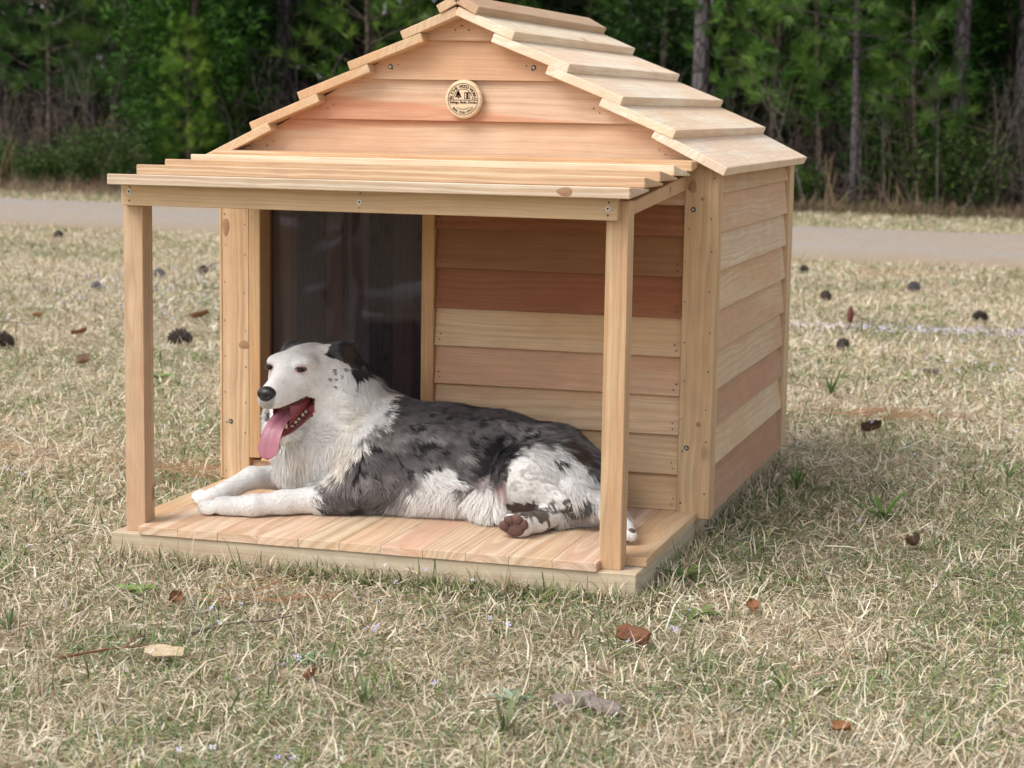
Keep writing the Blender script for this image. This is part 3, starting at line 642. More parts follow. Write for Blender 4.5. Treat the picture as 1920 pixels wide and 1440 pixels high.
# ---- corner trim boards
def clip_top(o_x0, m, c):
    pass
XM = 0.5012
def roof_z(x): return 1.018 - 0.585 * abs(x - XM)         # underside line of the roof
def eave_z(x): return 0.7274 + 0.491 * (1.0302 - XM - abs(x - XM)) - 0.0212
def trim_front(x0, x1, tint, y1=0.03, z0=ZD):
    za, zb_ = eave_z(x0), eave_z(x1)
    bm = bmesh.new()
    pts = [(z0, 0), (z0, x1 - x0), (zb_, x1 - x0), (za, 0)]
    a = [bm.verts.new((z - z0, x, 0)) for z, x in pts]; b = [bm.verts.new((z - z0, x, y1)) for z, x in pts]
    bm.faces.new(a); bm.faces.new(b[::-1])
    for i in range(4): bm.faces.new((a[i], b[i], b[(i + 1) % 4], a[(i + 1) % 4]))
    bmesh.ops.recalc_face_normals(bm, faces=bm.faces)
    bmesh.ops.bevel(bm, geom=list(bm.edges), offset=0.0015, segments=1, affect='EDGES', clamp_overlap=True)
    me = bm_mesh('corner_trim', bm)
    mw = Matrix(((0, 1, 0, x0), (0, 0, 1, 0.0), (1, 0, 0, z0), (0, 0, 0, 1)))
    o = link('corner_trim', me, MAT_GRAIN, house, mw); o.color = (*jit(tint), 1); return o
trim_front(0.9455, 1.0086, (0.57, 0.425, 0.26), z0=0.058)
trim_front(0.0, 0.0583, TAN)
trim_front(-0.0062, -0.0005, TAN)
# side trims: front strip and back corner (their outer face at x = 1.0086)
def side_trim(y0, y1, z0, z1, x0, x1, tint): return box('corner_trim', x0, x1, y0, y1, z0, z1, tint, 'z')
side_trim(0.0305, 0.0500, 0.060, eave_z(1.0086) - 0.0005, 0.985, 1.0086, TAN)
side_trim(0.866, 0.9225, 0.062, eave_z(1.0086) - 0.0005, 0.985, 1.0086, TAN)
side_trim(0.0305, 0.0500, 0.060, eave_z(1.0086) - 0.0005, -0.0062, 0.0174, TAN)
side_trim(0.866, 0.9225, 0.062, eave_z(1.0086) - 0.0005, -0.0062, 0.0174, TAN)
# ---- siding: bevel boards
SB = [0.0712, 0.1402, 0.2168, 0.2919, 0.3667, 0.4411, 0.5192, 0.5959, 0.6665]
ft = [TAN, GOLD, GOLD, ROSE, (0.60, 0.425, 0.265), RED_SHADED, (0.29, 0.145, 0.068), RED_SHADED]  # top three: redder wood, tints also darkened for the shade under the porch roof
def siding_front(x0, x1, z0, z1, tint, zlap=0.018):
    h = z1 - z0 + zlap
    return plank('siding_board', [(0.0, 0), (0.017, 0), (0.017, h), (0.0125, h)], x1 - x0, (x0, 0.0035, z0), (1, 0, 0), (0, 1, 0), tint, bev=0.0009)
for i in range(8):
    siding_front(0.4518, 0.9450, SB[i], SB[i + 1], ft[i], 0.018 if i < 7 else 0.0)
siding_front(0.0588, 0.4512, SB[0], SB[0] + 0.040, PINK, 0.0)
# gable boards cut to the roof slope
GB = [0.6545, 0.7290, 0.8043, 0.8826, 0.9575, 1.0140]
gt = [(0.62, 0.44, 0.295), (0.61, 0.435, 0.295), (0.60, 0.425, 0.29), (0.57, 0.40, 0.258), PINK]
def gable(z0, z1, tint, y0=0.0035, dirn=1, xlo=0.0586, xhi=0.9452):
    lap = 0.016
    def half(z): return max((1.014 - z) / 0.585, 0.003)
    zt_ = min(z1 + lap, 1.0115)
    h0, h1 = half(z0), half(zt_)
    xa0, xb0 = max(xlo, XM - h0), min(xhi, XM + h0); xa1, xb1 = max(xlo, XM - h1), min(xhi, XM + h1)
    pts = [(xa0, z0), (xb0, z0)]
    for s, xe in ((1, xhi), (-1, xlo)):
        pass
    if xb0 >= xhi - 1e-6 and XM + h1 < xhi: pts.append((xhi, 1.014 - 0.585 * (xhi - XM)))
    pts += [(xb1, zt_), (xa1, zt_)]
    if xa0 <= xlo + 1e-6 and XM - h1 > xlo: pts.append((xlo, 1.014 - 0.585 * (XM - xlo)))
    bm = bmesh.new()
    def yf(z): return 0.012 * (z - z0) / (zt_ - z0)
    a = [bm.verts.new((x - xa0, yf(z), z - z0)) for x, z in pts]; b = [bm.verts.new((x - xa0, 0.0165, z - z0)) for x, z in pts]
    n = len(pts); bm.faces.new(a); bm.faces.new(b[::-1])
    for i in range(n): bm.faces.new((a[i], b[i], b[(i + 1) % n], a[(i + 1) % n]))
    bmesh.ops.recalc_face_normals(bm, faces=bm.faces)
    me = bm_mesh('siding_board', bm)
    mw = Matrix.Translation((xa0, y0, z0)) if dirn > 0 else Matrix.Translation((xa0, y0, z0)) @ Matrix.Diagonal((1, -1, 1, 1))
    o = link('siding_board', me, MAT_WOOD, house, mw); o.color = (*jit(tint), 1)
    o['_'] = 1; del o['_']
    return o
for i in range(5):
    g = gable(GB[i], GB[i + 1], gt[i])
    if i in (1, 2):
        g.material_slots[0].link = 'OBJECT'; g.material_slots[0].material = wood_mat('cedar_heart_streak', band=((0.048, 0.048, 1.0), (0.054, -0.088, -1.0))[i - 1])
    gable(GB[i], GB[i + 1], TAN, y0=0.926, dirn=-1, xlo=0.018, xhi=0.984)
# side walls
st = [ROSE, CREAM, ROSE, (0.60, 0.44, 0.305), (0.60, 0.44, 0.30), (0.61, 0.46, 0.31), CREAM, (0.60, 0.44, 0.31), (0.59, 0.44, 0.29)]
st[0] = (0.48, 0.30, 0.20); st[2] = (0.50, 0.325, 0.23)
SS = [0.0912 - 0.031] + [0.1533, 0.2292, 0.3004, 0.3764, 0.4536, 0.5288, 0.6020, 0.6770, 0.7165]
for i in range(9):
    h = SS[i + 1] - SS[i] + (0.018 if i < 8 else 0.0)
    ln = hrnd.uniform(0.8655, 0.8658)
    # right wall: outer face towards +X (local X -> +Y, local Y -> -X)
    plank('siding_board', [(0, 0), (0.017, 0), (0.017, h), (0.0115, h)], ln - 0.0503, (1.0050, 0.0503, SS[i]), (0, 1, 0), (-1, 0, 0), st[i], bev=0.0009)
    plank('siding_board', [(0, 0), (0.017, 0), (0.017, h), (0.0115, h)], ln - 0.0503, (-0.0026, ln, SS[i]), (0, -1, 0), (1, 0, 0), TAN, bev=0.0009)
for i in range(8):
    h = SB[i + 1] - SB[i] + 0.018
    plank('siding_board', [(0, 0), (0.017, 0), (0.017, h), (0.0115, h)], 0.966, (0.984, 0.926, SB[i] - 0.008), (-1, 0, 0), (0, -1, 0), TAN, bev=0.0009)
# ---- door frame
box('door_jamb', 0.0590, 0.0828, -0.0012, 0.060, 0.1178, 0.6530, (0.58, 0.40, 0.22), 'z')
box('door_jamb', 0.4257, 0.4512, -0.0012, 0.060, ZD + 0.0005, 0.6530, (0.50, 0.30, 0.155), 'z')
box('door_sill', 0.0832, 0.4253, 0.0010, 0.060, 0.1112, 0.1178, TAN, 'x')
box('door_head', 0.0590, 0.4512, 0.0010, 0.060, 0.6534, 0.6665, GOLD, 'x')
# ---- inside: strand board lining, studs, floor
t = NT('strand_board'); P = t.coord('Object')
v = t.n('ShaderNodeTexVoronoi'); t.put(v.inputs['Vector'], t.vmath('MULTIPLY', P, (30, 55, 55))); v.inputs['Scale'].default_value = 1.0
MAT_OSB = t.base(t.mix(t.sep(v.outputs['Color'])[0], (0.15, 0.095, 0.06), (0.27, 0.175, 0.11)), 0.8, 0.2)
box('lining_panel', 0.0185, 0.0245, 0.062, 0.905, ZD + 0.001, 0.725, GOLD, 'z', mat=MAT_OSB, bev=0)
box('lining_panel', 0.976, 0.982, 0.062, 0.905, ZD + 0.001, 0.725, GOLD, 'z', mat=MAT_OSB, bev=0)
box('lining_panel', 0.0255, 0.9755, 0.88, 0.886, ZD + 0.001, 0.725, GOLD, 'z', mat=MAT_OSB, bev=0)
box('lining_panel', 0.4525, 0.9755, 0.0215, 0.0275, ZD + 0.001, 0.725, GOLD, 'z', mat=MAT_OSB, bev=0)
box('ceiling_panel', 0.0255, 0.9755, 0.0275, 0.886, 0.7255, 0.732, GOLD, 'x', mat=MAT_OSB, bev=0)
for yy in (0.20, 0.50):
    box('stud', 0.025, 0.063, yy, yy + 0.038, ZD + 0.001, 0.725, CREAM, 'z')
for xx in (0.06, 0.30, 0.55):
    box('stud', xx, xx + 0.05, 0.842, 0.8795, ZD + 0.001, 0.725, TAN, 'z')
# ---- clear vinyl door strips
t = NT('clear_vinyl')
tr = t.n('ShaderNodeBsdfTransparent'); gl = t.n('ShaderNodeBsdfGlossy'); mx = t.n('ShaderNodeMixShader'); lw = t.n('ShaderNodeLayerWeight')
tr.inputs[0].default_value = (0.80, 0.77, 0.79, 1); gl.inputs['Roughness'].default_value = 0.07; gl.inputs['Color'].default_value = (0.85, 0.85, 0.9, 1)
lw.inputs['Blend'].default_value = 0.25
bmp = t.n('ShaderNodeBump'); bmp.inputs['Strength'].default_value = 0.32; bmp.inputs['Distance'].default_value = 0.02
t.put(bmp.inputs['Height'], t.noise(t.vmath('MULTIPLY', t.coord('Object'), (5, 5, 7)), 1.0, 1.0, 0.4, 1.2)); t.l(bmp.outputs[0], gl.inputs['Normal'])
fac = t.math('MULTIPLY_ADD', lw.outputs['Fresnel'], 0.18, 0.014)
df = t.n('ShaderNodeBsdfDiffuse'); df.inputs[0].default_value = (0.42, 0.39, 0.44, 1); m0 = t.n('ShaderNodeMixShader'); m0.inputs[0].default_value = 0.034; t.l(tr.outputs[0], m0.inputs[1]); t.l(df.outputs[0], m0.inputs[2])
t.put(mx.inputs[0], fac); t.l(m0.outputs[0], mx.inputs[1]); t.l(gl.outputs[0], mx.inputs[2]); t.l(mx.outputs[0], t.out.inputs['Surface'])
MAT_VINYL = t.m
def vinyl(x0, x1, y, ph, amp):
    nx, nz = 10, 26; g = []
    for k in range(nz + 1):
        for i in range(nx + 1):
            u = i / nx; z = 0.1185 + (0.652 - 0.1185) * k / nz
            w = (1 - k / nz)
            yy = y + amp * math.sin(ph + u * 4.2 + w * 3.0) * (0.35 + w) + amp * 0.5 * math.sin(ph * 2 + w * 9 + u * 2)
            g.append((x0 + (x1 - x0) * u, yy, z))
    q = [(k * (nx + 1) + i, k * (nx + 1) + i + 1, (k + 1) * (nx + 1) + i + 1, (k + 1) * (nx + 1) + i) for k in range(nz) for i in range(nx)]
    me = mesh_np('vinyl_strip', g, quad=q, smooth=True)
    o = link('vinyl_strip', me, MAT_VINYL, house)
    sm = o.modifiers.new('thickness', 'SOLIDIFY'); sm.thickness = 0.0015
    return o
vinyl(0.0840, 0.2980, 0.047, 0.3, 0.002)
vinyl(0.2480, 0.4250, 0.038, 2.2, 0.005)
# ---- roof boards: five lapped boards a side, and the ridge cap
RX = [0.6171, 0.7254, 0.8307, 0.9322, 1.0302]; RZ = [0.9732, 0.9138, 0.8545, 0.7941, 0.7274]
rt = [(0.80, 0.69, 0.54), (0.82, 0.73, 0.59), (0.80, 0.69, 0.56), (0.79, 0.68, 0.54), (0.78, 0.67, 0.55)]
YR0, YR1 = -0.0265, 0.967
TB = 0.0175
for s in (1, -1):
    for k in range(5):
        x1, z1 = RX[k], RZ[k]
        if k == 0:
            ux, uz = 0.5035, 1.0205
        else:
            ux, uz = RX[k - 1], RZ[k - 1] - TB * 1.06      # where the board above ends
        d = Vector((x1 - ux, 0, z1 - uz)); ln = d.length; d.normalize()
        ext = 0.045 if k else 0.0
        nrm = Vector((-d.z, 0, d.x)) if s > 0 else None
        # local Y down the slope, local X along +Y (depth)
        if s > 0:
            ey = d; ex = Vector((0, 1, 0)); ez = ex.cross(ey)            # ez points down-in for +x side
            org = Vector((ux, YR0, uz)) - d * ext
        else:
            ey = Vector((-d.x, 0, d.z)); ex = Vector((0, 1, 0)); ez = ex.cross(ey)
            org = Vector((2 * XM - ux, YR0, uz)) - ey * ext
        sg = 1 if ez.z > 0 else -1
        wd = ln + ext
        prof = [(0, 0), (wd, 0), (wd, -sg * TB), (0, -sg * TB)]
        yj = hrnd.uniform(-0.0015, 0.0015)
        plank('roof_board', prof, YR1 - YR0 + hrnd.uniform(-0.002, 0.002), org + Vector((0, yj, 0)), ex, ey, rt[k] if s > 0 else TAN, bev=0.0014)
for s in (1, -1):
    d = Vector((0.043 * s, 0, -0.0235)).normalized(); ex = Vector((0, 1, 0)); ez = ex.cross(d); sg = 1 if ez.z > 0 else -1
    org = Vector((XM - (0.0 if s > 0 else 0.0005), YR0 - 0.0035, 1.0445))
    prof = [(0.0005 if s > 0 else 0.016, 0), (0.052, 0), (0.052, -sg * 0.017), (0.0005 if s > 0 else 0.016, -sg * 0.017)]
    if s < 0: prof = [(0.0, 0), (0.047, 0), (0.047, -sg * 0.017), (0.0, -sg * 0.017)]
    plank('ridge_cap', prof, YR1 - YR0 + 0.002, org, ex, d, PINK if s > 0 else TAN, bev=0.0014)
# ---- screws
MAT_SCREW = plain('screw_steel', (0.62, 0.62, 0.60), 0.35, 0.5, 0.7); MAT_DARK = plain('screw_recess', (0.05, 0.045, 0.04), 0.6)
def screw(x, y, z, dark=False):
    r = 0.0052
    bm = bmesh.new()
    bmesh.ops.create_cone(bm, cap_ends=True, segments=14, radius1=r, radius2=r * 0.8, depth=0.002, matrix=Matrix.Translation((x, y, z)) @ Matrix.Rotation(rad(90), 4, 'X'))
    o = link('screw', bm_mesh('screw', bm), MAT_DARK if dark else MAT_SCREW, house)
    bm = bmesh.new()
    for a in (0.4, 0.4 + math.pi / 2):
        bmesh.ops.create_cube(bm, size=1, matrix=Matrix.Translation((x, y - 0.0011, z)) @ Matrix.Rotation(a, 4, 'Y') @ Matrix.Diagonal((r * 1.0, 0.0006, r * 0.3, 1)))
    link('drive_recess', bm_mesh('drive_recess', bm), MAT_SCREW if dark else MAT_DARK, o)
for x, z in ((0.0418, 0.6739), (0.4784, 0.6673), (0.9171, 0.6691)): screw(x, -0.4812, z)
for x, z in ((0.3551, 0.9065), (0.645, 0.9072)): screw(x, 0.0062, z, True)
for x, z in ((0.9626, 0.6474), (0.9619, 0.1944), (0.0175, 0.19)): screw(x, -0.0007, z, True)
# nail heads: tiny dark dots, one joined part
nb_ = Bag()
def nail(c, n_):
    c = np.array(c); n_ = np.array(n_, float); u = np.cross(n_, [0.3, 0.5, 0.8]); u /= np.linalg.norm(u); w = np.cross(n_, u)
    a = np.linspace(0, 2 * math.pi, 6, endpoint=False); rr = hrnd.uniform(0.0013, 0.0019)
    ring = c + n_ * 0.0006 + rr * (np.cos(a)[:, None] * u + np.sin(a)[:, None] * w)
    nb_.add(np.vstack([ring, c + n_ * 0.0009]), t=[(i, (i + 1) % 6, 6) for i in range(6)])
for i in range(8):
    for x in (0.463, 0.9345):
        nail((x + hrnd.uniform(-.002, .002), 0.0036 + 0.012 * 0.16 - 0.0015, SB[i] + 0.012), (0, -1, 0)); nail((x + hrnd.uniform(-.004, .004), 0.0036 + 0.012 * 0.3 - 0.0015, SB[i] + 0.023), (0, -1, 0))
for k in range(9):
    z = 0.1 + k * 0.075 + hrnd.uniform(-.015, .015)
    nail((0.953 + hrnd.uniform(-.003, .003), -0.0003, z), (0, -1, 0)); nail((1.0 + hrnd.uniform(-.003, .003), -0.0003, z + 0.02), (0, -1, 0))
    nail((0.007 + hrnd.uniform(-.002, .002), -0.0003, z), (0, -1, 0)); nail((0.05 + hrnd.uniform(-.002, .002), -0.0003, z - 0.02), (0, -1, 0))
for x in (0.0418, 0.4784, 0.9171):
    nail((x + 0.0015, -0.4807, 0.6825 if x < 0.9 else 0.679), (0, -1, 0)); nail((x, -0.4807, 0.6575), (0, -1, 0))
for i in range(1, 5):
    for s in (-1, 1):
        xx = XM + s * ((1.003 - GB[i] - 0.02) / 0.585 - 0.03)
        nail((xx, 0.0045, GB[i] + 0.02), (0, -1, 0)); nail((xx - s * 0.012, 0.0052, GB[i] + 0.028), (0, -1, 0))
o = link('nail_heads', nb_.mesh('nail_heads'), MAT_DARK, house); o['kind'] = 'stuff'
# ---- knots in the boards one can pick out
t = NT('knot_wood'); P = t.coord('Object'); rr_ = t.vmath('LENGTH', t.vmath('MULTIPLY', P, (1.0, 1.0, 0.75))); nz = t.noise(P, 300.0, 3.0)
MAT_KNOT = t.base(t.mix(t.noise(None, 1.0, 2.0, w=t.math('MULTIPLY_ADD', nz, 1.2, t.math('MULTIPLY', rr_, 900.0))), (0.20, 0.105, 0.055), (0.47, 0.29, 0.17)), 0.7, 0.2)
def knot(x, y, z, rx, rz):
    n = 18; a = np.linspace(0, 2 * math.pi, n, endpoint=False); w_ = 1 + 0.08 * np.sin(3 * a + x * 50)
    V = np.vstack([np.stack([rx * w_ * np.cos(a), np.zeros(n), rz * w_ * np.sin(a)], 1), np.stack([rx * .8 * np.cos(a), np.full(n, -.0005), rz * .8 * np.sin(a)], 1), [[0, -.0006, 0]]])
    q = [(i, (i + 1) % n, n + (i + 1) % n, n + i) for i in range(n)]; tr_ = [(n + i, n + (i + 1) % n, 2 * n) for i in range(n)]
    return link('knot', mesh_np('knot', V, quad=q, tri=tr_, smooth=True), MAT_KNOT, house, Matrix.Translation((x, y - 0.0002, z)))
for k_ in ((.0485, 0, .348, .0135, .0085), (.9600, 0, .690, .0085, .012), (.9800, 0, .668, .0035, .0035), (.9835, 0, .241, .005, .005), (.852, -.516, .6965, .0135, .0075), (.0085, 0, .585, .0075, .018)): knot(*k_)
# ---- round maker's plaque on the gable
BX, BY, BZ = 0.5098, 0.0025, 0.846
bm = bmesh.new(); prof = [(0.0, -0.0135), (0.0325, -0.0135), (0.0352, -0.0125), (0.0368, -0.0098), (0.0372, -0.006), (0.0365, -0.001), (0.035, 0.001)]
N = 48; rings = []
for r_, y_ in prof[1:]:
    rings.append([bm.verts.new((r_ * math.cos(2 * math.pi * i / N), y_, r_ * math.sin(2 * math.pi * i / N))) for i in range(N)])
c0 = bm.verts.new((0, prof[0][1], 0))
for i in range(N):
    bm.faces.new((c0, rings[0][i], rings[0][(i + 1) % N]))
    for a_, b_ in zip(rings, rings[1:]): bm.faces.new((a_[i], b_[i], b_[(i + 1) % N], a_[(i + 1) % N]))
bmesh.ops.recalc_face_normals(bm, faces=bm.faces)
plaque = link('plaque', bm_mesh('plaque', bm, True), MAT_WOOD, house, Matrix.Translation((BX, BY, BZ))); plaque.color = (0.71, 0.565, 0.39, 1)
MAT_BURN = plain('burnt_print', (0.10, 0.060, 0.045), 0.8, 0.1)
pb = Bag(); YP = BY - 0.0135 - 0.0004
def pr2(pts, tris): pb.add([(BX + x, YP, BZ + z) for x, z in pts], t=tris)
def arc_ring(r, w, a0, a1, n=60):
    a = np.linspace(a0, a1, n + 1); pts = [((r - w / 2) * math.cos(x), (r - w / 2) * math.sin(x)) for x in a] + [((r + w / 2) * math.cos(x), (r + w / 2) * math.sin(x)) for x in a]
    pr2(pts, [(i, n + 1 + i, n + 2 + i) for i in range(n)] + [(i, n + 2 + i, i + 1) for i in range(n)])
def rect(x0, z0, x1, z1): pr2([(x0, z0), (x1, z0), (x1, z1), (x0, z1)], [(0, 1, 2), (0, 2, 3)])
arc_ring(0.0300, 0.0011, 0, 2 * math.pi); arc_ring(0.0192, 0.0012, rad(-3), rad(183)); arc_ring(0.0192, 0.001, rad(230), rad(310), 20)
rect(-0.0298, -0.0024, 0.0298, -0.0012); rect(-0.0205, -0.002, -0.0193, -0.0008)
pr2([(-0.0165, 0.0035), (-0.0025, 0.0035), (-0.0095, 0.0165)], [(0, 1, 2)]); pr2([(-0.0145, 0.0075), (-0.0045, 0.0075), (-0.0095, 0.0175)], [(0, 1, 2)]); rect(-0.0105, 0.0012, -0.0085, 0.0036)
for x in (0.0025, 0.0065, 0.0095, 0.0130): rect(x, 0.0005, x + 0.0016, 0.0125)
rect(0.0025, 0.0118, 0.0146, 0.0135); rect(0.0025, 0.0003, 0.0146, 0.0013); rect(0.0070, 0.001, 0.0105, 0.012)
def glyphs(ch, size):
    cu = bpy.data.curves.new('lettering', 'FONT'); cu.body = ch; cu.size = size; cu.align_x = 'CENTER'; cu.resolution_u = 2
    ob = bpy.data.objects.new('lettering', cu); me = bpy.data.meshes.new_from_object(ob)
    me.calc_loop_triangles(); vs = [(v_.co.x, v_.co.y) for v_ in me.vertices]; ts = [tuple(tt.vertices) for tt in me.loop_triangles]
    bpy.data.objects.remove(ob); bpy.data.curves.remove(cu); bpy.data.meshes.remove(me)
    return vs, ts
def arc_text(txt, r, a0, a1, size, flip=False):
    n = len(txt)
    for i, ch in enumerate(txt):
        if ch == ' ': continue
        a = a0 + (a1 - a0) * (i / (n - 1)); vs, ts = glyphs(ch, size)
        if not flip:
            ux, uz = math.sin(a), -math.cos(a); vx, vz = math.cos(a), math.sin(a)
        else:
            ux, uz = -math.sin(a), math.cos(a); vx, vz = -math.cos(a), -math.sin(a)
        for off in (0.0, 0.0003, 0.0006):
            pr2([(r * math.cos(a) + (x + off) * ux + y * vx, r * math.sin(a) + (x + off) * uz + y * vz) for x, y in vs], ts)
arc_text('BLYTHE WOOD WORKS', 0.0216, rad(176), rad(4), 0.0086)
arc_text('800-928-9977', 0.0278, rad(222), rad(318), 0.0068, True)
vs, ts = glyphs('Swings, Beds, Docks', 0.0070)
for off in (0.0, 0.0004, 0.0008): pr2([(x * 0.94 + off, y - 0.0082) for x, y in vs], ts)
link('print', pb.mesh('print'), MAT_BURN, plaque)
# ================================================================ DOG (lying on the deck, head turned to the front)
dog = empty('dog', (0.45, -0.17, ZD)); tag(dog, 'white and grey merle dog lying on the porch deck, mouth open and tongue hanging out', 'dog')
class Field:
    """signed distance field on a grid, for one smooth continuous body"""
    def __init__(s, lo, hi, h):
        s.lo = np.array(lo, np.float32); s.h = h; s.n = np.ceil((np.array(hi) - s.lo) / h).astype(int) + 1
        s.D = np.full(s.n, 0.5, np.float32); s.ax = [s.lo[i] + h * np.arange(s.n[i], dtype=np.float32) for i in range(3)]
    def box(s, lo, hi):
        a = np.clip(np.floor((np.asarray(lo) - s.lo) / s.h).astype(int), 0, s.n - 1); b = np.clip(np.ceil((np.asarray(hi) - s.lo) / s.h).astype(int) + 1, 1, s.n)
        sl = tuple(slice(a[i], b[i]) for i in range(3))
        X, Y, Z = np.meshgrid(*[s.ax[i][sl[i]] for i in range(3)], indexing='ij', copy=False)
        return sl, X, Y, Z
    def put(s, d, sl, k, sub=False):
        a = -s.D[sl] if sub else s.D[sl]
        hh = np.maximum(k - np.abs(a - d), 0); r = np.minimum(a, d) - hh * hh / (4 * k)
        if sub: r = -r
        s.D[sl] = r
    def cone(s, a, b, ra, rb, k=0.02, sub=False):
        a = np.array(a, np.float32); b = np.array(b, np.float32); m = max(ra, rb) + k + 0.02
        sl, X, Y, Z = s.box(np.minimum(a, b) - m, np.maximum(a, b) + m); ab = b - a; L2 = float(ab @ ab) + 1e-12
        t = np.clip(((X - a[0]) * ab[0] + (Y - a[1]) * ab[1] + (Z - a[2]) * ab[2]) / L2, 0, 1)
        d = np.sqrt((X - a[0] - t * ab[0]) ** 2 + (Y - a[1] - t * ab[1]) ** 2 + (Z - a[2] - t * ab[2]) ** 2) - (ra + (rb - ra) * t)
        s.put(d, sl, k, sub)
    def chain(s, pts, rad_, k=0.02):
        for i in range(len(pts) - 1): s.cone(pts[i], pts[i + 1], rad_[i], rad_[i + 1], k)
    def ell(s, c, r, R=None, k=0.02, sub=False):
        c = np.array(c, np.float32); r = np.array(r, np.float32); R = np.eye(3, dtype=np.float32) if R is None else np.asarray(R, np.float32)
        m = max(r) + k + 0.02; sl, X, Y, Z = s.box(c - m, c + m)
        q = [(R[i, 0] * (X - c[0]) + R[i, 1] * (Y - c[1]) + R[i, 2] * (Z - c[2])) for i in range(3)]
        k0 = np.sqrt(sum((q[i] / r[i]) ** 2 for i in range(3))); k1 = np.sqrt(sum((q[i] / r[i] ** 2) ** 2 for i in range(3))) + 1e-9
        s.put(k0 * (k0 - 1) / k1, sl, k, sub)
    def surface(s):
        D = s.D; n = s.n; S = D < 0
        cell = np.zeros(n - 1, np.int8)
        off = [(i, j, k) for i in (0, 1) for j in (0, 1) for k in (0, 1)]
        def cr(A, o): return A[o[0]:n[0] - 1 + o[0], o[1]:n[1] - 1 + o[1], o[2]:n[2] - 1 + o[2]]
        for o in off: cell += cr(S, o)
        act = np.argwhere((cell > 0) & (cell < 8)); idx = -np.ones(n - 1, np.int64); idx[tuple(act.T)] = np.arange(len(act))
        acc = np.zeros((len(act), 3)); cnt = np.zeros(len(act))
        for a in off:
            for ax in range(3):
                if a[ax]: continue
                b = list(a); b[ax] = 1
                ia = act + np.array(a); ib = act + np.array(b); da = D[tuple(ia.T)]; dbb = D[tuple(ib.T)]
                m = (da < 0) != (dbb < 0); t = np.where(m, da / np.where(m, da - dbb, 1), 0)
                acc[m] += (np.array(a)[None] + t[:, None] * (np.array(b) - np.array(a))[None])[m]; cnt[m] += 1
        V = s.lo + s.h * (act + acc / cnt[:, None])
        Q = []
        for ax in range(3):
            u, w = [(1, 2), (2, 0), (0, 1)][ax]
            a0 = [slice(1, n[i] - 1) for i in range(3)]; a0[ax] = slice(0, n[ax] - 1); a1 = list(a0); a1[ax] = slice(1, n[ax])
            A = S[tuple(a0)]; B = S[tuple(a1)]
            for flip, mk in ((False, A & ~B), (True, ~A & B)):
                e = np.argwhere(mk); st = np.ones(3, int); st[ax] = 0; e = e + st
                eu = np.zeros(3, int); eu[u] = 1; ew = np.zeros(3, int); ew[w] = 1
                q = np.stack([idx[tuple((e - eu - ew).T)], idx[tuple((e - ew).T)], idx[tuple(e.T)], idx[tuple((e - eu).T)]], 1)
                Q.append(q[:, ::-1] if flip else q)
        return V, np.vstack(Q)
# head frame: F forward, S towards the dog's left, U up
HO = np.array([0.2632, -0.2, 0.3287]); HF = np.array([-0.147, -0.988, -0.035]); HF /= np.linalg.norm(HF)
HS = np.array([0.990, -0.147, 0.0]); HS /= np.linalg.norm(HS); HU = np.cross(HF, HS); HR = np.stack([HF, HS, HU])
def hd(f, s, u): return HO + f * HF + s * HS + u * HU
def inhead(p): return (p - HO) @ HR.T
B = Field((0.03, -0.40, ZD - 0.01), (0.96, 0.02, 0.415), 0.0036)
# torso
B.chain([(0.325, -0.145, 0.168), (0.4174, -0.135, 0.166), (0.5219, -0.128, 0.162), (0.6184, -0.118, 0.158), (0.7261, -0.110, 0.149), (0.782, -0.095, 0.121), (0.806, -0.09, 0.106)],
        [0.098, 0.103, 0.101, 0.096, 0.084, 0.063, 0.045], 0.03)
B.ell((0.500, -0.165, 0.118), (0.17, 0.085, 0.060), k=0.03)                                   # belly resting on the deck
B.ell((0.262, -0.175, 0.158), (0.065, 0.075, 0.085), k=0.035)                                 # breast
B.ell((0.250, -0.170, 0.220), (0.058, 0.070, 0.075), k=0.03)
B.chain([(0.345, -0.140, 0.215), (0.310, -0.155, 0.262), (0.285, -0.170, 0.305)], [0.090, 0.080, 0.066], 0.03)   # neck with ruff
B.ell((0.388, -0.120, 0.222), (0.060, 0.062, 0.045), k=0.03)                                  # withers
B.ell((0.208, -0.130, 0.222), (0.045, 0.060, 0.062), k=0.03)
# near foreleg
B.ell((0.405, -0.218, 0.160), (0.062, 0.040, 0.078), k=0.03)
B.chain([(0.405, -0.225, 0.135), (0.358, -0.243, 0.107)], [0.048, 0.038], 0.025)
B.chain([(0.362, -0.245, 0.1015), (0.318, -0.262, 0.0975), (0.262, -0.300, 0.0945), (0.2152, -0.335, 0.0915), (0.165, -0.344, 0.0885)], [0.034, 0.027, 0.0215, 0.0195, 0.0185], 0.012)
for dx, dy, dz, r in ((-.032, -.0155, -.0055, .0120), (-.040, -.0035, -.004, .0130), (-.038, .0095, -.004, .0128), (-.029, .0205, -.006, .0115)):
    c = np.array([0.165, -0.345, 0.0885]) + np.array([dx, dy, dz]); B.ell(c, (.0175, r * 0.56, r), k=0.0018)
B.ell((0.158, -0.343, 0.0900), (0.024, 0.0205, 0.0160), k=0.006)
# far foreleg: bent, paw turned towards the viewer
B.chain([(0.250, -0.085, 0.125), (0.2039, -0.095, 0.103), (0.148, -0.190, 0.1145), (0.116, -0.245, 0.095)], [0.040, 0.028, 0.0195, 0.0185], 0.014)
for dx, dy, dz, r in ((-.030, -.0175, -.006, .0120), (-.040, -.0050, -.004, .0130), (-.041, .0080, -.004, .0128), (-.032, .0200, -.006, .0112)):
    c = np.array([0.113, -0.262, 0.0895]) + np.array([dx, dy, dz]); B.ell(c, (.0175, r * 0.56, r), k=0.0018)
B.ell((0.106, -0.262, 0.0900), (0.024, 0.0215, 0.0160), k=0.006)
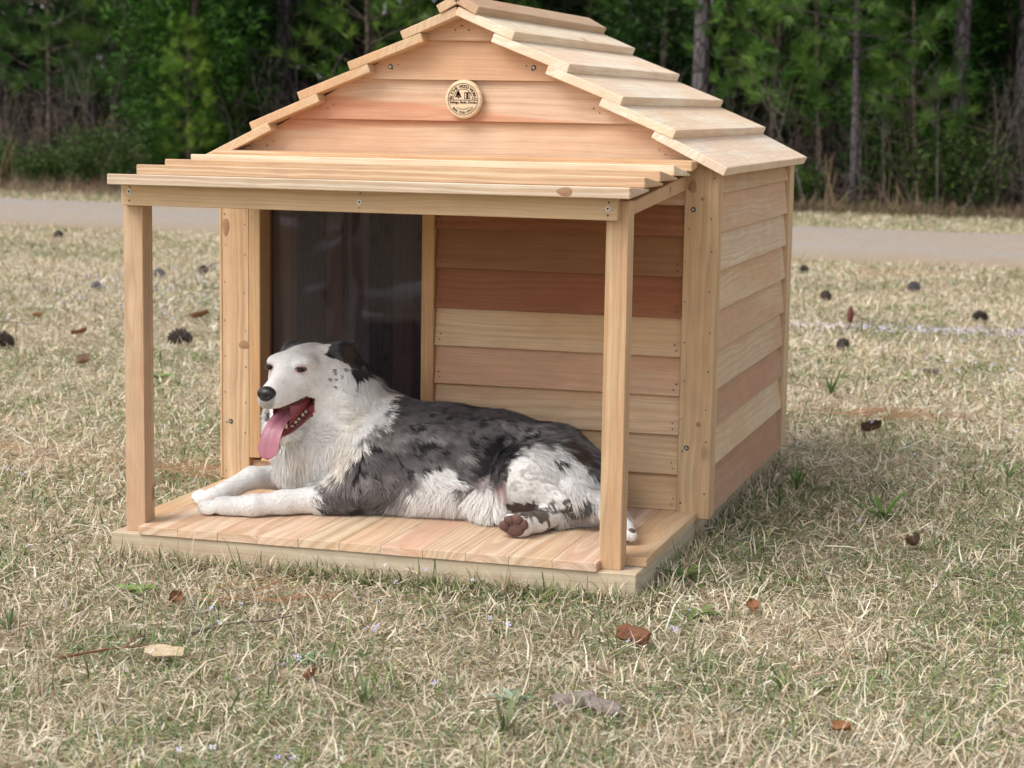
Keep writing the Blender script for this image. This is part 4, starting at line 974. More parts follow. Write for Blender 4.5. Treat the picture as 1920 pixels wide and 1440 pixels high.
# hind leg on top: thigh, knee, shank, hock, foot
B.chain([(0.778, -0.165, 0.150), (0.712, -0.222, 0.163)], [0.064, 0.058], 0.028)
B.ell((0.700, -0.230, 0.152), (0.046, 0.034, 0.058), k=0.022)
B.chain([(0.702, -0.236, 0.145), (0.790, -0.232, 0.128), (0.858, -0.226, 0.119)], [0.042, 0.032, 0.021], 0.016)
B.chain([(0.858, -0.228, 0.117), (0.892, -0.270, 0.104), (0.918, -0.305, 0.0925)], [0.020, 0.0165, 0.0165], 0.010)
for dx, dy, dz, r in ((.004, -.020, -.004, .0105), (.012, -.016, -.004, .0105), (-.006, -.018, .003, .0105)):
    c = np.array([0.921, -0.308, 0.0915]) + np.array([dx, dy, dz]); B.ell(c, (r, r * 1.25, r), k=0.004)
# hind leg underneath
B.chain([(0.612, -0.180, 0.118), (0.655, -0.222, 0.108), (0.668, -0.238, 0.097)], [0.052, 0.040, 0.027], 0.02)
B.chain([(0.668, -0.236, 0.099), (0.720, -0.225, 0.108), (0.760, -0.240, 0.099)], [0.028, 0.026, 0.0235], 0.014)
B.chain([(0.768, -0.250, 0.096), (0.752, -0.290, 0.0925), (0.731, -0.325, 0.0925)], [0.0210, 0.0190, 0.0225], 0.010)
for dx, dz, r in ((-.0190, -.002, .0115), (-.0110, .0115, .0115), (.0045, .0135, .0115), (.0145, .0030, .0110)):
    B.ell((0.727 + dx, -0.340, 0.0925 + dz), (r, r * 1.15, r * 0.95), k=0.007)
B.ell((0.726, -0.332, 0.0905), (.0255, .019, .0195), k=0.008)
# tail along the deck
B.chain([(0.800, -0.130, 0.105), (0.812, -0.185, 0.092), (0.775, -0.232, 0.086)], [0.030, 0.024, 0.016], 0.02)
# head
B.ell(hd(0.004, 0, -0.006), (0.083, 0.060, 0.056), HR, 0.02)
B.ell(hd(-0.03, 0, -0.02), (0.06, 0.068, 0.062), HR, 0.025)
for s_ in (1, -1):
    B.ell(hd(-0.004, 0.036 * s_, -0.034), (0.046, 0.026, 0.036), HR, 0.018)
    B.ell(hd(0.052, 0.029 * s_, 0.027), (0.022, 0.018, 0.011), HR, 0.016)         # brow
B.cone(hd(0.060, 0, -0.012), hd(0.126, 0, -0.030), 0.0305, 0.0205, 0.018)          # muzzle
B.cone(hd(0.070, 0.013, -0.029), hd(0.124, 0.008, -0.035), 0.0195, 0.0160, 0.010)
B.cone(hd(0.070, -0.013, -0.029), hd(0.124, -0.008, -0.035), 0.0195, 0.0160, 0.010)
B.cone(hd(0.045, 0, 0.018), hd(0.128, 0, -0.018), 0.020, 0.013, 0.012)
B.cone(hd(0.000, 0, -0.066), hd(0.100, 0, -0.112), 0.030, 0.0150, 0.008)          # lower jaw
# mouth: carve the wedge between the jaws
for f, u, r in ((0.125, -0.0755, 0.0255), (0.100, -0.0725, 0.0250), (0.078, -0.0660, 0.0235), (0.056, -0.0560, 0.0230), (0.034, -0.0430, 0.0190), (0.020, -0.0350, 0.0140)):
    B.ell(hd(f, 0, u), (0.024, 0.047, r), HR, 0.004, sub=True)
# eye sockets
for s_ in (1, -1): B.ell(hd(0.081, 0.0345 * s_, 0.0175), (0.0095, 0.0100, 0.0052), HR, 0.004, sub=True)
# ears
def ear(a, b, c, w, th):
    a, b, c = map(np.array, (a, b, c)); B.chain([hd(*a), hd(*b), hd(*c)], [w * 0.75, w, w * 0.35], 0.012)
EAR1 = ((-0.018, 0.038, 0.040), (-0.046, 0.062, 0.036), (-0.080, 0.078, 0.004)); EAR2 = ((-0.018, -0.034, 0.034), (-0.030, -0.050, 0.036), (-0.042, -0.060, 0.026))
ear(*EAR1, 0.0155, 0.01); ear(*EAR2, 0.0115, 0.01)
# rest on the deck: flatten what would sink in
sl = slice(None); B.D = np.maximum(B.D, (ZD + 0.0012 - B.ax[2])[None, None, :])
DV, DQ = B.surface()
# a light smoothing
def smooth_np(V, Q, it, lam=0.5):
    E1 = np.concatenate([Q[:, [0, 1]], Q[:, [1, 2]], Q[:, [2, 3]], Q[:, [3, 0]]]); E1 = np.unique(np.sort(E1, 1), axis=0)
    i = np.concatenate([E1[:, 0], E1[:, 1]]); j = np.concatenate([E1[:, 1], E1[:, 0]]); cn = np.bincount(i, minlength=len(V))[:, None]
    for _ in range(it):
        m = np.stack([np.bincount(i, V[j, a], len(V)) for a in range(3)], 1) / np.maximum(cn, 1); V = V + lam * (m - V)
    return V
DV = smooth_np(DV, DQ, 2)
def n3(p, s, seed):
    r = np.random.default_rng(seed); T = r.random((64, 64, 64)); q = p * s + 500; i = np.floor(q).astype(int); f = q - i; f = f * f * (3 - 2 * f); i &= 63; k = (i + 1) & 63
    def g(a, b, c): return T[a, b, c]
    x0 = g(i[:, 0], i[:, 1], i[:, 2]) * (1 - f[:, 0]) + g(k[:, 0], i[:, 1], i[:, 2]) * f[:, 0]; x1 = g(i[:, 0], k[:, 1], i[:, 2]) * (1 - f[:, 0]) + g(k[:, 0], k[:, 1], i[:, 2]) * f[:, 0]
    x2 = g(i[:, 0], i[:, 1], k[:, 2]) * (1 - f[:, 0]) + g(k[:, 0], i[:, 1], k[:, 2]) * f[:, 0]; x3 = g(i[:, 0], k[:, 1], k[:, 2]) * (1 - f[:, 0]) + g(k[:, 0], k[:, 1], k[:, 2]) * f[:, 0]
    return (x0 * (1 - f[:, 1]) + x1 * f[:, 1]) * (1 - f[:, 2]) + (x2 * (1 - f[:, 1]) + x3 * f[:, 1]) * f[:, 2]
def sst(a, b, x): u = np.clip((x - a) / (b - a), 0, 1); return u * u * (3 - 2 * u)
def flank(p):
    """oblique coordinates of the coat pattern across the dog's left flank"""
    d = p - np.array([1.72492, -3.74413, 0.83549]); w = d @ np.array([-0.28192355, 0.94972071, -0.1361972])
    return 960 + 3798.17 * (d @ np.array([0.9579369, 0.28656693, 0.01537168])) / w, 720 - 3798.17 * (d @ np.array([-0.05362842, 0.12613469, 0.99056248])) / w
def poly_side(px, py, P):
    """inside test of a polygon, vectorised"""
    P = np.array(P, float); ins = np.zeros(len(px), bool); j = len(P) - 1
    for i in range(len(P)):
        c = ((P[i, 1] > py) != (P[j, 1] > py)) & (px < (P[j, 0] - P[i, 0]) * (py - P[i, 1]) / (P[j, 1] - P[i, 1] + 1e-9) + P[i, 0]); ins ^= c; j = i
    return ins
GREYP = [(733, 690), (735, 738), (722, 777), (700, 812), (676, 840), (640, 884), (614, 905), (592, 915), (588, 945), (604, 975), (690, 980), (712, 955), (752, 922), (775, 893), (808, 876), (838, 878), (858, 915), (884, 918), (905, 903), (940, 905), (952, 888), (945, 868), (962, 846), (1000, 836), (1040, 838), (1080, 862), (1120, 905), (1220, 930), (1220, 700)]
THIGH = [(955, 905), (985, 880), (1030, 885), (1060, 905), (1085, 925), (1118, 940), (1110, 950), (1060, 942), (1000, 930), (965, 925)]
def coat(p, n_):
    """colour, fur length, comb direction"""
    N = len(p); jx = (n3(p, 60, 1) - 0.5); jy = (n3(p, 60, 2) - 0.5); jx2 = (n3(p, 160, 3) - 0.5); jy2 = (n3(p, 160, 4) - 0.5)
    px, py = flank(p); qx = px + 22 * jx + 16 * jx2; qy = py + 22 * jy + 16 * jy2
    white = np.array([0.86, 0.84, 0.82]); cream = np.array([0.78, 0.70, 0.57])
    h = inhead(p); ishead = (h[:, 0] > -0.075) & (h[:, 2] > -0.13) & (np.abs(h[:, 1]) < 0.085) & (p[:, 2] > 0.20)
    w = np.tile(white, (N, 1)); cr = sst(0.45, 0.75, n3(p, 22, 7)) * ((p[:, 0] < 0.42) & (p[:, 2] > 0.13) & ~((h[:, 0] > -0.02) & (h[:, 2] > -0.05)))
    w = w + (cream - w) * (0.55 * cr)[:, None]
    grey = np.array([0.165, 0.152, 0.152]); dk = np.array([0.060, 0.055, 0.058]); lt = np.array([0.36, 0.335, 0.33]); black = np.array([0.014, 0.013, 0.016])
    st = n3(p * np.array([22, 40, 90.]), 1.0, 9); g = grey + (lt - grey) * (0.8 * sst(0.5, 0.85, st))[:, None]; g = g + (dk - g) * (0.65 * sst(0.45, 0.8, 0.6 * n3(p, 95, 10) + 0.4 * n3(p, 40, 11)))[:, None]
    top = sst(0.235, 0.262, p[:, 2] - 0.02 * jx) * (p[:, 0] > 0.40); g = g + (dk - g) * (0.75 * top)[:, None]
    sp = sst(0.68, 0.74, n3(p * np.array([0.8, 1, 1]), 115, 12)); g = g + (black - g) * (0.9 * sp)[:, None]
    brn = sst(0.7, 0.8, n3(p, 26, 15)); g = g + (np.array([0.15, 0.10, 0.085]) - g) * (0.4 * brn)[:, None]
    m = poly_side(qx, qy, GREYP) & ~ishead & (p[:, 0] > 0.22)
    c = np.where(m[:, None], g, w)
    # mottled grey on the lower thigh, black in front of the knee, brown stripe over the rump
    m2 = poly_side(qx, qy, THIGH) * sst(0.40, 0.7, n3(p * np.array([1, 1, 1.6]), 120, 17)) * 0.5; c = c + (np.clip(g * 1.25 + 0.07, 0, .4) - c) * m2[:, None]
    def blot(cx, cy, rx, ry, a, col, s=1.0):
        nonlocal c
        ca, sa = math.cos(a), math.sin(a); ux = ((qx - cx) * ca + (qy - cy) * sa) / rx; uy = (-(qx - cx) * sa + (qy - cy) * ca) / ry
        k = (1 - sst(0.75, 1.1, np.hypot(ux, uy))) * s; c = c + (np.array(col) - c) * k[:, None]
    notfoot = 1.0
    blot(935, 842, 36, 24, 0.5, black); blot(908, 872, 36, 24, -0.5, (0.03, 0.028, 0.034)); blot(1078, 842, 46, 11, 0.62, (0.060, 0.032, 0.022)); blot(1052, 864, 16, 6, 0.6, black)
    blot(990, 818, 12, 9, 0, black); blot(690, 812, 8, 16, .5, dk, .7); blot(782, 836, 9, 14, .3, black, .8); blot(765, 915, 40, 16, -1.0, grey, .7)
    blot(905, 905, 30, 14, 0.1, (0.20, 0.15, 0.15), .8); blot(938, 905, 14, 8, 0.5, (0.55, 0.30, 0.28), .7)
    blot(1070, 950, 52, 9, -0.05, (0.035, 0.028, 0.03), .9)
    m3 = poly_side(qx, qy, [(952, 950), (975, 938), (1020, 948), (1038, 975), (1030, 990), (1012, 985), (985, 972), (960, 975)]) & (p[:, 1] < -0.2); c = np.where(m3[:, None], np.array([0.125, 0.095, 0.075]) * (0.7 + 0.7 * n3(p, 90, 5))[:, None], c)
    blot(1150, 935, 40, 12, 0, dk, .8)
    # head markings
    hn = h + 0.012 * np.stack([jx, jy, jx2], 1)
    em = ((hn[:, 0] < -0.020 - 0.5 * np.maximum(0.036 - hn[:, 1], 0)) & (hn[:, 1] > 0.012) & (hn[:, 2] > -0.03 + 0.05 * (hn[:, 0] > -0.05)) & (h[:, 0] > -0.125) & (h[:, 1] < 0.13) & (hn[:, 2] > -0.012 - 0.8 * (hn[:, 1] - 0.03) * 0))
    em |= (hn[:, 0] < -0.034) & (hn[:, 1] < -0.05) & (hn[:, 2] > 0.02) & (h[:, 1] > -0.13)
    def seg(a_, b_):
        a_, b_ = np.array(a_), np.array(b_); ab = b_ - a_; tt = np.clip(((h - a_) @ ab) / (ab @ ab), 0, 1); return np.linalg.norm(h - a_ - tt[:, None] * ab, axis=1)
    e1 = np.minimum(seg(EAR1[0], EAR1[1]), seg(EAR1[1], EAR1[2])); e2 = np.minimum(seg(EAR2[0], EAR2[1]), seg(EAR2[1], EAR2[2]))
    em &= p[:, 2] > 0.29
    isear = (e1 < 0.024) & (h[:, 1] > 0.044 - 0.3 * np.minimum(h[:, 0] + 0.03, 0)) ; isear |= (e1 < 0.021) & (h[:, 0] < -0.03)
    em = (em & (e1 < 0.045)) | isear | (e2 < 0.020)
    em |= poly_side(qx, qy, [(606, 636), (626, 655), (650, 676), (661, 700), (664, 735), (673, 738), (680, 706), (690, 698), (690, 660), (660, 632)]) & (h[:, 1] > -0.02) & (h[:, 0] > -0.12) & (p[:, 2] > 0.27)
    ec = np.array([0.030, 0.029, 0.034]) + (np.array([0.16, 0.155, 0.165]) - 0.03) * sst(0.52, 0.75, n3(p, 45, 20))[:, None]; ec = ec + (np.array([0.10, 0.06, 0.035]) - ec) * (0.5 * sst(0.6, 0.7, n3(p, 38, 21)))[:, None]
    c = np.where(em[:, None], ec, c)
    fl_ = ishead & (n3(p, 150, 24) > 0.74) & (h[:, 1] > 0.03) & (h[:, 0] < 0.03) & (h[:, 2] < 0.01) & (h[:, 2] > -0.05); c = np.where(fl_[:, None], np.array([0.25, 0.25, 0.26]), c)
    for s_ in (1, -1):                       # pink rims round the eyes
        e = np.linalg.norm((h - np.array([0.080, 0.0345 * s_, 0.0165])) / np.array([0.03, 0.0225, 0.0135]), axis=1); k = (1 - sst(0.55, 1.0, e)); c = c + (np.array([0.60, 0.40, 0.38]) - c) * (0.55 * k)[:, None]
    e = np.linalg.norm((h - np.array([0.150, 0, -0.030])) / np.array([0.02, 0.022, 0.026]), axis=1); k = 1 - sst(0.75, 1.15, e); c = c + (np.array([0.20, 0.185, 0.19]) - c) * (0.7 * k)[:, None]
    # inside of the mouth and the dark lips
    mo = (h[:, 0] > 0.028) & (h[:, 0] < 0.135) & (np.abs(h[:, 1]) < 0.040)
    up = -0.0300 - 0.0165 * np.clip((h[:, 0] - 0.016) / 0.09, 0, 1); lo_ = -0.055 - (h[:, 0] - 0.02) * 0.52
    nd = n_ @ HU
    inm = mo & (h[:, 2] < up - 0.001) & (h[:, 2] > lo_ - 0.013) & (((nd < -0.35) & (h[:, 2] > -0.064)) | ((nd > 0.25) & (h[:, 2] < -0.055)) | (h[:, 0] < 0.055))
    inm &= (np.abs(h[:, 1]) < 0.028 + 0.010 * (h[:, 0] < 0.06))
    inm |= (h[:, 0] > -0.006) & (h[:, 0] < 0.075) & (h[:, 2] < -0.017) & (h[:, 2] > lo_ - 0.006) & (np.abs(h[:, 1]) < 0.044) & (n_ @ HF > 0.05) & ((n_ @ HS) * np.sign(h[:, 1]) < 0.15)
    c = np.where(inm[:, None], np.array([0.30, 0.075, 0.075]), c)
    sole = np.linalg.norm((p - np.array([0.726, -0.354, 0.095])) / np.array([0.026, 0.013, 0.022]), axis=1) < 1.0; c = np.where(sole[:, None], np.array([0.24, 0.135, 0.11]), c)
    # fur length and comb
    L = np.full(N, 0.021); L = np.where(ishead, 0.0060, L); L = np.where(em, 0.012, L)
    ruff = (p[:, 0] < 0.40) & (p[:, 2] > 0.125) & ~(ishead & (h[:, 2] > -0.045) & (h[:, 0] > -0.06)) & ~((h[:, 0] > 0.0) & (h[:, 2] > -0.10)) & ~em; L = np.where(ruff, 0.025, L)
    legs = ((p[:, 2] < 0.132) & ((p[:, 0] < 0.31) & (p[:, 1] < -0.15) | (p[:, 0] < 0.21))) | ((p[:, 2] < 0.15) & (p[:, 0] < 0.185)); L = np.where(legs, np.where((p[:, 0] < 0.100) | ((p[:, 0] < 0.150) & (p[:, 1] < -0.31)), 0.0025, 0.0060), L)
    foot = (p[:, 1] < -0.262) & (p[:, 0] > 0.68); L = np.where(foot, 0.0055, L)
    L = np.where((p[:, 2] < 0.15) & (p[:, 0] > 0.43) & (p[:, 0] < 0.70) & ~foot, 0.034, L)
    L = np.where(inm | ((h[:, 0] > 0.09) & ishead), 0.0025, L); L = np.where(inm, 0.0, L)
    dirv = np.tile(np.array([0.80, -0.05, -0.45]), (N, 1)); dirv[ruff] = (0.20, -0.15, -0.95)
    hh = -HF[None] * 0.9 + HS[None] * (np.sign(h[:, 1]) * 0.35)[:, None] - HU[None] * 0.25; dirv = np.where(ishead[:, None], hh, dirv)
    dirv = np.where((em & ishead)[:, None], -HF * 0.7 + HS * 0.35 - HU * 0.75, dirv); dirv = np.where(legs[:, None], np.array([-0.75, -0.45, -0.35]), dirv); be = (p[:, 2] < 0.14) & (p[:, 0] > 0.43) & (p[:, 0] < 0.70); dirv = np.where((be & ~foot)[:, None], np.array([-0.35, -0.35, -0.8]), dirv)
    th = (p[:, 0] > 0.66) & (p[:, 1] < -0.17) & ~foot; dirv = np.where(th[:, None], np.array([0.65, -0.15, -0.55]), dirv)
    return np.clip(c, 0.005, 0.88), L, dirv, inm
me = mesh_np('body', DV, quad=DQ, smooth=True)
nrm = np.zeros(len(DV) * 3, np.float32); me.vertices.foreach_get('normal', nrm); nrm = nrm.reshape(-1, 3)
# tell outward: compare with the field centre line
bc, bl, bd, binm = coat(DV, nrm)
a = me.attributes.new('col', 'FLOAT_COLOR', 'POINT'); cc = np.ones((len(DV), 4), np.float32); cc[:, :3] = bc * np.where(bl > 0.012, 0.80, 0.97)[:, None]; a.data.foreach_set('color', cc.ravel())  # body colour darkened under long fur, painting in the shade between hairs
t = NT('dog_coat'); c = t.attr('col')['Color']; t.base(c, 0.75, 0.15); MAT_COAT = t.m
t.b.inputs['Sheen Weight'].default_value = 0.15
body = link('body', me, MAT_COAT, dog)
# ---- fur: short combed ribbons rooted on the body, as one joined part
def fur():
    r = np.random.default_rng(21); A, Bv, C, Dv = (DV[DQ[:, i]] for i in range(4))
    ar = 0.5 * np.linalg.norm(np.cross(C - A, Dv - Bv), axis=1); cen = (A + C) * 0.5
    lowq = (cen[:, 2] < ZD + 0.004); hidden = (cen[:, 1] > -0.02)
    wgt = ar * np.where(lowq, 0.0, 1.0) * np.where(hidden, 0.15, 1.0)
    hq = inhead(cen); wgt *= np.where((hq[:, 0] > -0.07) & (cen[:, 2] > 0.22), 2.2, 1.0); wgt *= np.where(cen[:, 0] < 0.20, 1.6, 1.0)
    N = 240000; qi = r.choice(len(DQ), N, p=wgt / wgt.sum()); u = r.random((N, 1)); v_ = r.random((N, 1)); Q = DQ[qi]
    def bil(X): return (X[Q[:, 0]] * (1 - u) + X[Q[:, 1]] * u) * (1 - v_) + (X[Q[:, 3]] * (1 - u) + X[Q[:, 2]] * u) * v_
    p = bil(DV); n_ = unit(bil(nrm)); c, L, d, inm = coat(p, n_)
    hh = inhead(p)
    bare_ = (np.linalg.norm((p - np.array([0.726, -0.354, 0.094])) / np.array([0.024, 0.012, 0.020]), axis=1) < 1.0)
    for s_ in (1, -1): bare_ |= np.linalg.norm((hh - np.array([0.080, 0.0345 * s_, 0.0165])) / np.array([0.03, 0.016, 0.0095]), axis=1) < 1.0
    ok = (L > 0.001) & ~bare_; p, n_, c, L, d = p[ok], n_[ok], c[ok], L[ok], d[ok]; N = len(p)
    swirl = np.stack([n3(p, 16, 31), n3(p, 16, 32), n3(p, 16, 33)], 1) - 0.5; clump = np.stack([n3(p, 75, 34), n3(p, 75, 35), n3(p, 75, 36)], 1) - 0.5
    d = d + 0.9 * swirl + 0.95 * clump + r.normal(0, 0.16, (N, 3)); d = d - (d * n_).sum(1, keepdims=True) * n_; d = unit(d)
    L = L * r.uniform(0.55, 1.2, N) * (0.85 + 0.4 * n3(p, 30, 37)); lift = np.where(L < 0.010, 0.10 + 0.10 * r.random(N), 0.20 + 0.20 * r.random(N) + 0.16 * ((n3(p, 55, 41) > 0.62) & (p[:, 0] < 0.42)))[:, None]
    s = unit(np.cross(n_, d)); wd = np.where(L > 0.012, 0.00062, 0.00050)[:, None] * r.uniform(0.7, 1.3, (N, 1))
    p1 = p + L[:, None] * 0.55 * (d + n_ * lift); p2 = p + L[:, None] * (d * 0.96 + n_ * lift * 1.0 + np.array([0, 0, -0.10])); 
    for q in (p1, p2): q[:, 2] = np.maximum(q[:, 2], ZD + 0.0012)
    V = np.stack([p - s * wd, p + s * wd, p1 - s * wd * 0.8, p1 + s * wd * 0.8, p2], 1).reshape(-1, 3); b = (np.arange(N) * 5)[:, None]
    T = np.concatenate([b + np.array([[0, 3, 1]]), b + np.array([[0, 2, 3]]), b + np.array([[2, 4, 3]])])
    c = c * r.uniform(0.84, 1.08, (N, 1)) * (0.90 + 0.18 * n3(p, 85, 43))[:, None]; c = np.clip(c, 0, .88); tipc = np.clip(c * 1.06, 0, .88)
    C5 = np.stack([c, c, c, c, tipc], 1).reshape(-1, 3)
    me = mesh_np('fur', V, tri=T, col=C5)
    nn = unit(np.repeat(n_ + r.normal(0, 0.16, (N, 3)), 5, 0))
    for pl in (True,): me.polygons.foreach_set('use_smooth', np.ones(len(me.polygons), bool))
    me.normals_split_custom_set_from_vertices(nn.astype(np.float32).tolist())
    return me
fo = link('fur', fur(), MAT_COAT, dog); fo['kind'] = 'stuff'
# ---- eyes, nose, tongue, teeth, pads
def hmat(f, s, u, sc=(1, 1, 1)):
    p = hd(f, s, u); Rm = Matrix(((HF[0], HS[0], HU[0], p[0]), (HF[1], HS[1], HU[1], p[1]), (HF[2], HS[2], HU[2], p[2]), (0, 0, 0, 1))); return Rm @ Matrix.Diagonal((*sc, 1))
MAT_LID = plain('eyelid_skin', (0.20, 0.105, 0.10), 0.5, 0.4); MAT_EYE = plain('eye', (0.010, 0.006, 0.005), 0.12, 0.25); MAT_NOSE = plain('nose_skin', (0.018, 0.018, 0.021), 0.38, 0.5)
def sphere(name, mw, mat, parent, seg=20, rings=12):
    bm = bmesh.new(); bmesh.ops.create_uvsphere(bm, u_segments=seg, v_segments=rings, radius=1, matrix=mw); return link(name, bm_mesh(name, bm, True), mat, parent)
for s_ in (1, -1):
    sphere('eye', hmat(0.0690, 0.0338 * s_, 0.0170, (0.0104, 0.0094, 0.0058)), MAT_EYE, dog)
    aa_ = np.linspace(0, 2 * math.pi, 25); b_ = Bag()
    b_.tube(np.array([hd(0.0768 - 10.0 * (0.0098 * math.cos(x_)) ** 2 - 0.0035 * math.cos(x_) * s_ * s_ * (1 if math.cos(x_) > 0 else 0), (0.0338 + 0.0100 * math.cos(x_)) * s_, 0.0170 + 0.0052 * math.sin(x_) * (1.0 if math.sin(x_) > 0 else 0.8)) for x_ in aa_]), np.full(25, 0.0010), 6, cap=False)
    link('eyelid', b_.mesh('eyelid', True), MAT_LID, dog)
bm = bmesh.new(); bmesh.ops.create_uvsphere(bm, u_segments=26, v_segments=18, radius=1)
for v in bm.verts:
    f, s, u = v.co; w_ = 1.0 + 0.16 * u; s2 = s * 0.0185 * w_; u2 = u * 0.0150 * (1 - 0.12 * s * s); f2 = f * 0.0145
    for sg in (1, -1):
        k = math.exp(-(((s * 0.0185 - sg * 0.0085) / 0.0040) ** 2 + ((u * 0.015 + 0.002) / 0.0036) ** 2)); f2 -= 0.0062 * k * (f > 0)
    f2 -= 0.002 * math.exp(-((s * 0.0185) / 0.0016) ** 2) * (f > 0) * (u < 0.3)
    q = hd(0.1385 + f2, s2, -0.0215 + u2); v.co = Vector(q)
link('nose', bm_mesh('nose', bm, True), MAT_NOSE, dog)
t = NT('tongue'); t.b.inputs['Subsurface Weight'].default_value = 0.25; t.b.inputs['Subsurface Radius'].default_value = (0.01, 0.003, 0.003); t.b.inputs['Subsurface Scale'].default_value = 0.5
nz = t.noise(t.coord('Object'), 260.0, 3.0); t.bump(nz, 0.25, 0.001); MAT_TONGUE = t.base(t.mix(nz, (0.33, 0.115, 0.16), (0.43, 0.165, 0.215)), 0.38, 0.5)
cl = [(0.020, 0.000, -0.060, 0.016), (0.050, 0.001, -0.062, 0.019), (0.080, 0.001, -0.072, 0.0205), (0.100, 0.000, -0.082, 0.0205), (0.114, -0.001, -0.096, 0.0205), (0.122, -0.003, -0.111, 0.0220), (0.127, -0.004, -0.126, 0.0230), (0.130, -0.005, -0.137, 0.0190), (0.131, -0.005, -0.143, 0.0105)]
cl = np.array(cl); uu = np.linspace(0, 8, 33); C = np.stack([np.interp(uu, np.arange(9), cl[:, i]) for i in range(4)], 1)
for _ in range(3): C[1:-1] = 0.25 * C[:-2] + 0.5 * C[1:-1] + 0.25 * C[2:]
P3 = np.array([hd(*q[:3]) for q in C]); tg = unit(np.gradient(P3, axis=0)); sd_ = unit(np.tile(HS, (33, 1)) - (tg @ HS)[:, None] * tg); nn_ = np.cross(sd_, tg)
if (nn_ @ HF).sum() < 0: nn_ = -nn_
V = []; m = 20
for i in range(33):
    for j in range(m):
        a = 2 * math.pi * j / m; x = math.cos(a); y = math.sin(a); wv = C[i, 3] * x
        th_ = 0.0048 * y * (1 - 0.5 * x * x); groove = -0.0040 * math.exp(-(x / 0.20) ** 2) * (y > 0) * min(1, i / 8); cup = 0.0045 * x * x
        V.append(P3[i] + sd_[i] * wv + nn_[i] * (th_ + groove + cup))
V = np.array(V); ii = np.arange(32)[:, None] * m; jj = np.arange(m)[None]; j2 = (jj + 1) % m
q = np.stack([ii + jj, ii + j2, ii + m + j2, ii + m + jj], -1).reshape(-1, 4); e = len(V); V = np.vstack([V, P3[0], P3[-1] + tg[-1] * 0.004])
tr = [[(j + 1) % m, j, e] for j in range(m)] + [[32 * m + j, 32 * m + (j + 1) % m, e + 1] for j in range(m)]
link('tongue', mesh_np('tongue', V, quad=q, tri=np.array(tr), smooth=True), MAT_TONGUE, dog)
MAT_GUM = plain('mouth_lining', (0.26, 0.055, 0.06), 0.35, 0.5); MAT_LIP = plain('dark_lip', (0.17, 0.040, 0.042), 0.4, 0.5); MAT_TOOTH = plain('tooth', (0.66, 0.60, 0.47), 0.35, 0.5)
lb = Bag()       # lining at the back of the mouth and along the cheek
Vg = []; ng, mg = 10, 10
for i in range(ng):
    f = 0.018 + 0.075 * i / (ng - 1)
    for j in range(mg):
        a = j / (mg - 1); half = 0.031 - 0.012 * (i / (ng - 1)); uT = -0.0365 - 0.0150 * min(1, i / 6); uB = -0.060 - 0.046 * i / (ng - 1)
        # U-shaped trough: left wall, floor, right wall
        th_ = math.pi * (1 + a); sx_ = math.cos(th_); uz_ = math.sin(th_)
        Vg.append(hd(f - 0.004, half * sx_, uT + (uB - uT) * (-uz_) ** 0.8))
q = [(i * mg + j, i * mg + j + 1, (i + 1) * mg + j + 1, (i + 1) * mg + j) for i in range(ng - 1) for j in range(mg - 1)]
lb.add(np.array(Vg), q=q)
lb.add(np.array([Vg[j] for j in range(mg)] + [hd(0.016, 0, -0.045)]), t=[(j, j + 1, mg) for j in range(mg - 1)])
link('mouth_lining', lb.mesh('mouth_lining', True), MAT_GUM, dog)
for s_ in (1, -1):
    pth = [hd(0.118, 0.012 * s_, -0.0515), hd(0.095, 0.0255 * s_, -0.0490), hd(0.070, 0.0325 * s_, -0.0435), hd(0.042, 0.0395 * s_, -0.0300), hd(0.018, 0.0450 * s_, -0.0185), hd(-0.001, 0.0460 * s_, -0.0270), hd(0.012, 0.0425 * s_, -0.0520), hd(0.042, 0.0330 * s_, -0.0740), hd(0.066, 0.0270 * s_, -0.0885), hd(0.090, 0.0180 * s_, -0.1010), hd(0.104, 0.0090 * s_, -0.1065)]
    pth = np.array(pth); uu = np.linspace(0, 10, 41); pp = np.stack([np.interp(uu, np.arange(11), pth[:, i]) for i in range(3)], 1)
    for _ in range(4): pp[1:-1] = 0.25 * pp[:-2] + 0.5 * pp[1:-1] + 0.25 * pp[2:]
    b_ = Bag(); b_.tube(pp, np.interp(np.linspace(0, 10, 41), [0, 3, 4.5, 6, 8, 10], [0.0010, 0.0012, 0.0022, 0.0036, 0.0036, 0.0016]), 8); link('lip', b_.mesh('lip', True), MAT_LIP, dog)
tb = Bag()
for s_ in (1, -1):
    for k_, (f, hgt) in enumerate(((0.034, .0045), (0.042, .0058), (0.050, .0068), (0.061, .0046), (0.069, .0052), (0.079, .0036))):
        x_ = 0.0265 - 0.010 * k_ / 5; b0 = hd(f, x_ * s_, -0.0655 - 0.0036 * k_ * 1.45); tb.tube(np.array([b0, b0 + HU * hgt * 0.55, b0 + HU * hgt]), [0.0036, 0.0030, 0.0012], 7)
    b0 = hd(0.094, 0.0125 * s_, -0.092); tb.tube(np.array([b0, b0 + HU * 0.008, b0 + HU * 0.014 + HF * 0.003]), [0.0036, 0.0026, 0.0006], 7)
link('teeth', tb.mesh('teeth', True), MAT_TOOTH, dog)['kind'] = 'stuff'
t = NT('paw_pad'); nz = t.noise(t.coord('Object'), 220.0, 3.0); t.bump(nz, 0.5, 0.001); MAT_PAD = t.base(t.mix(nz, (0.070, 0.036, 0.030), (0.15, 0.080, 0.066)), 0.6, 0.3)
def pad(c, r): return sphere('paw_pad', Matrix.Translation(c) @ Matrix.Diagonal((*r, 1)), MAT_PAD, dog, 16, 10)
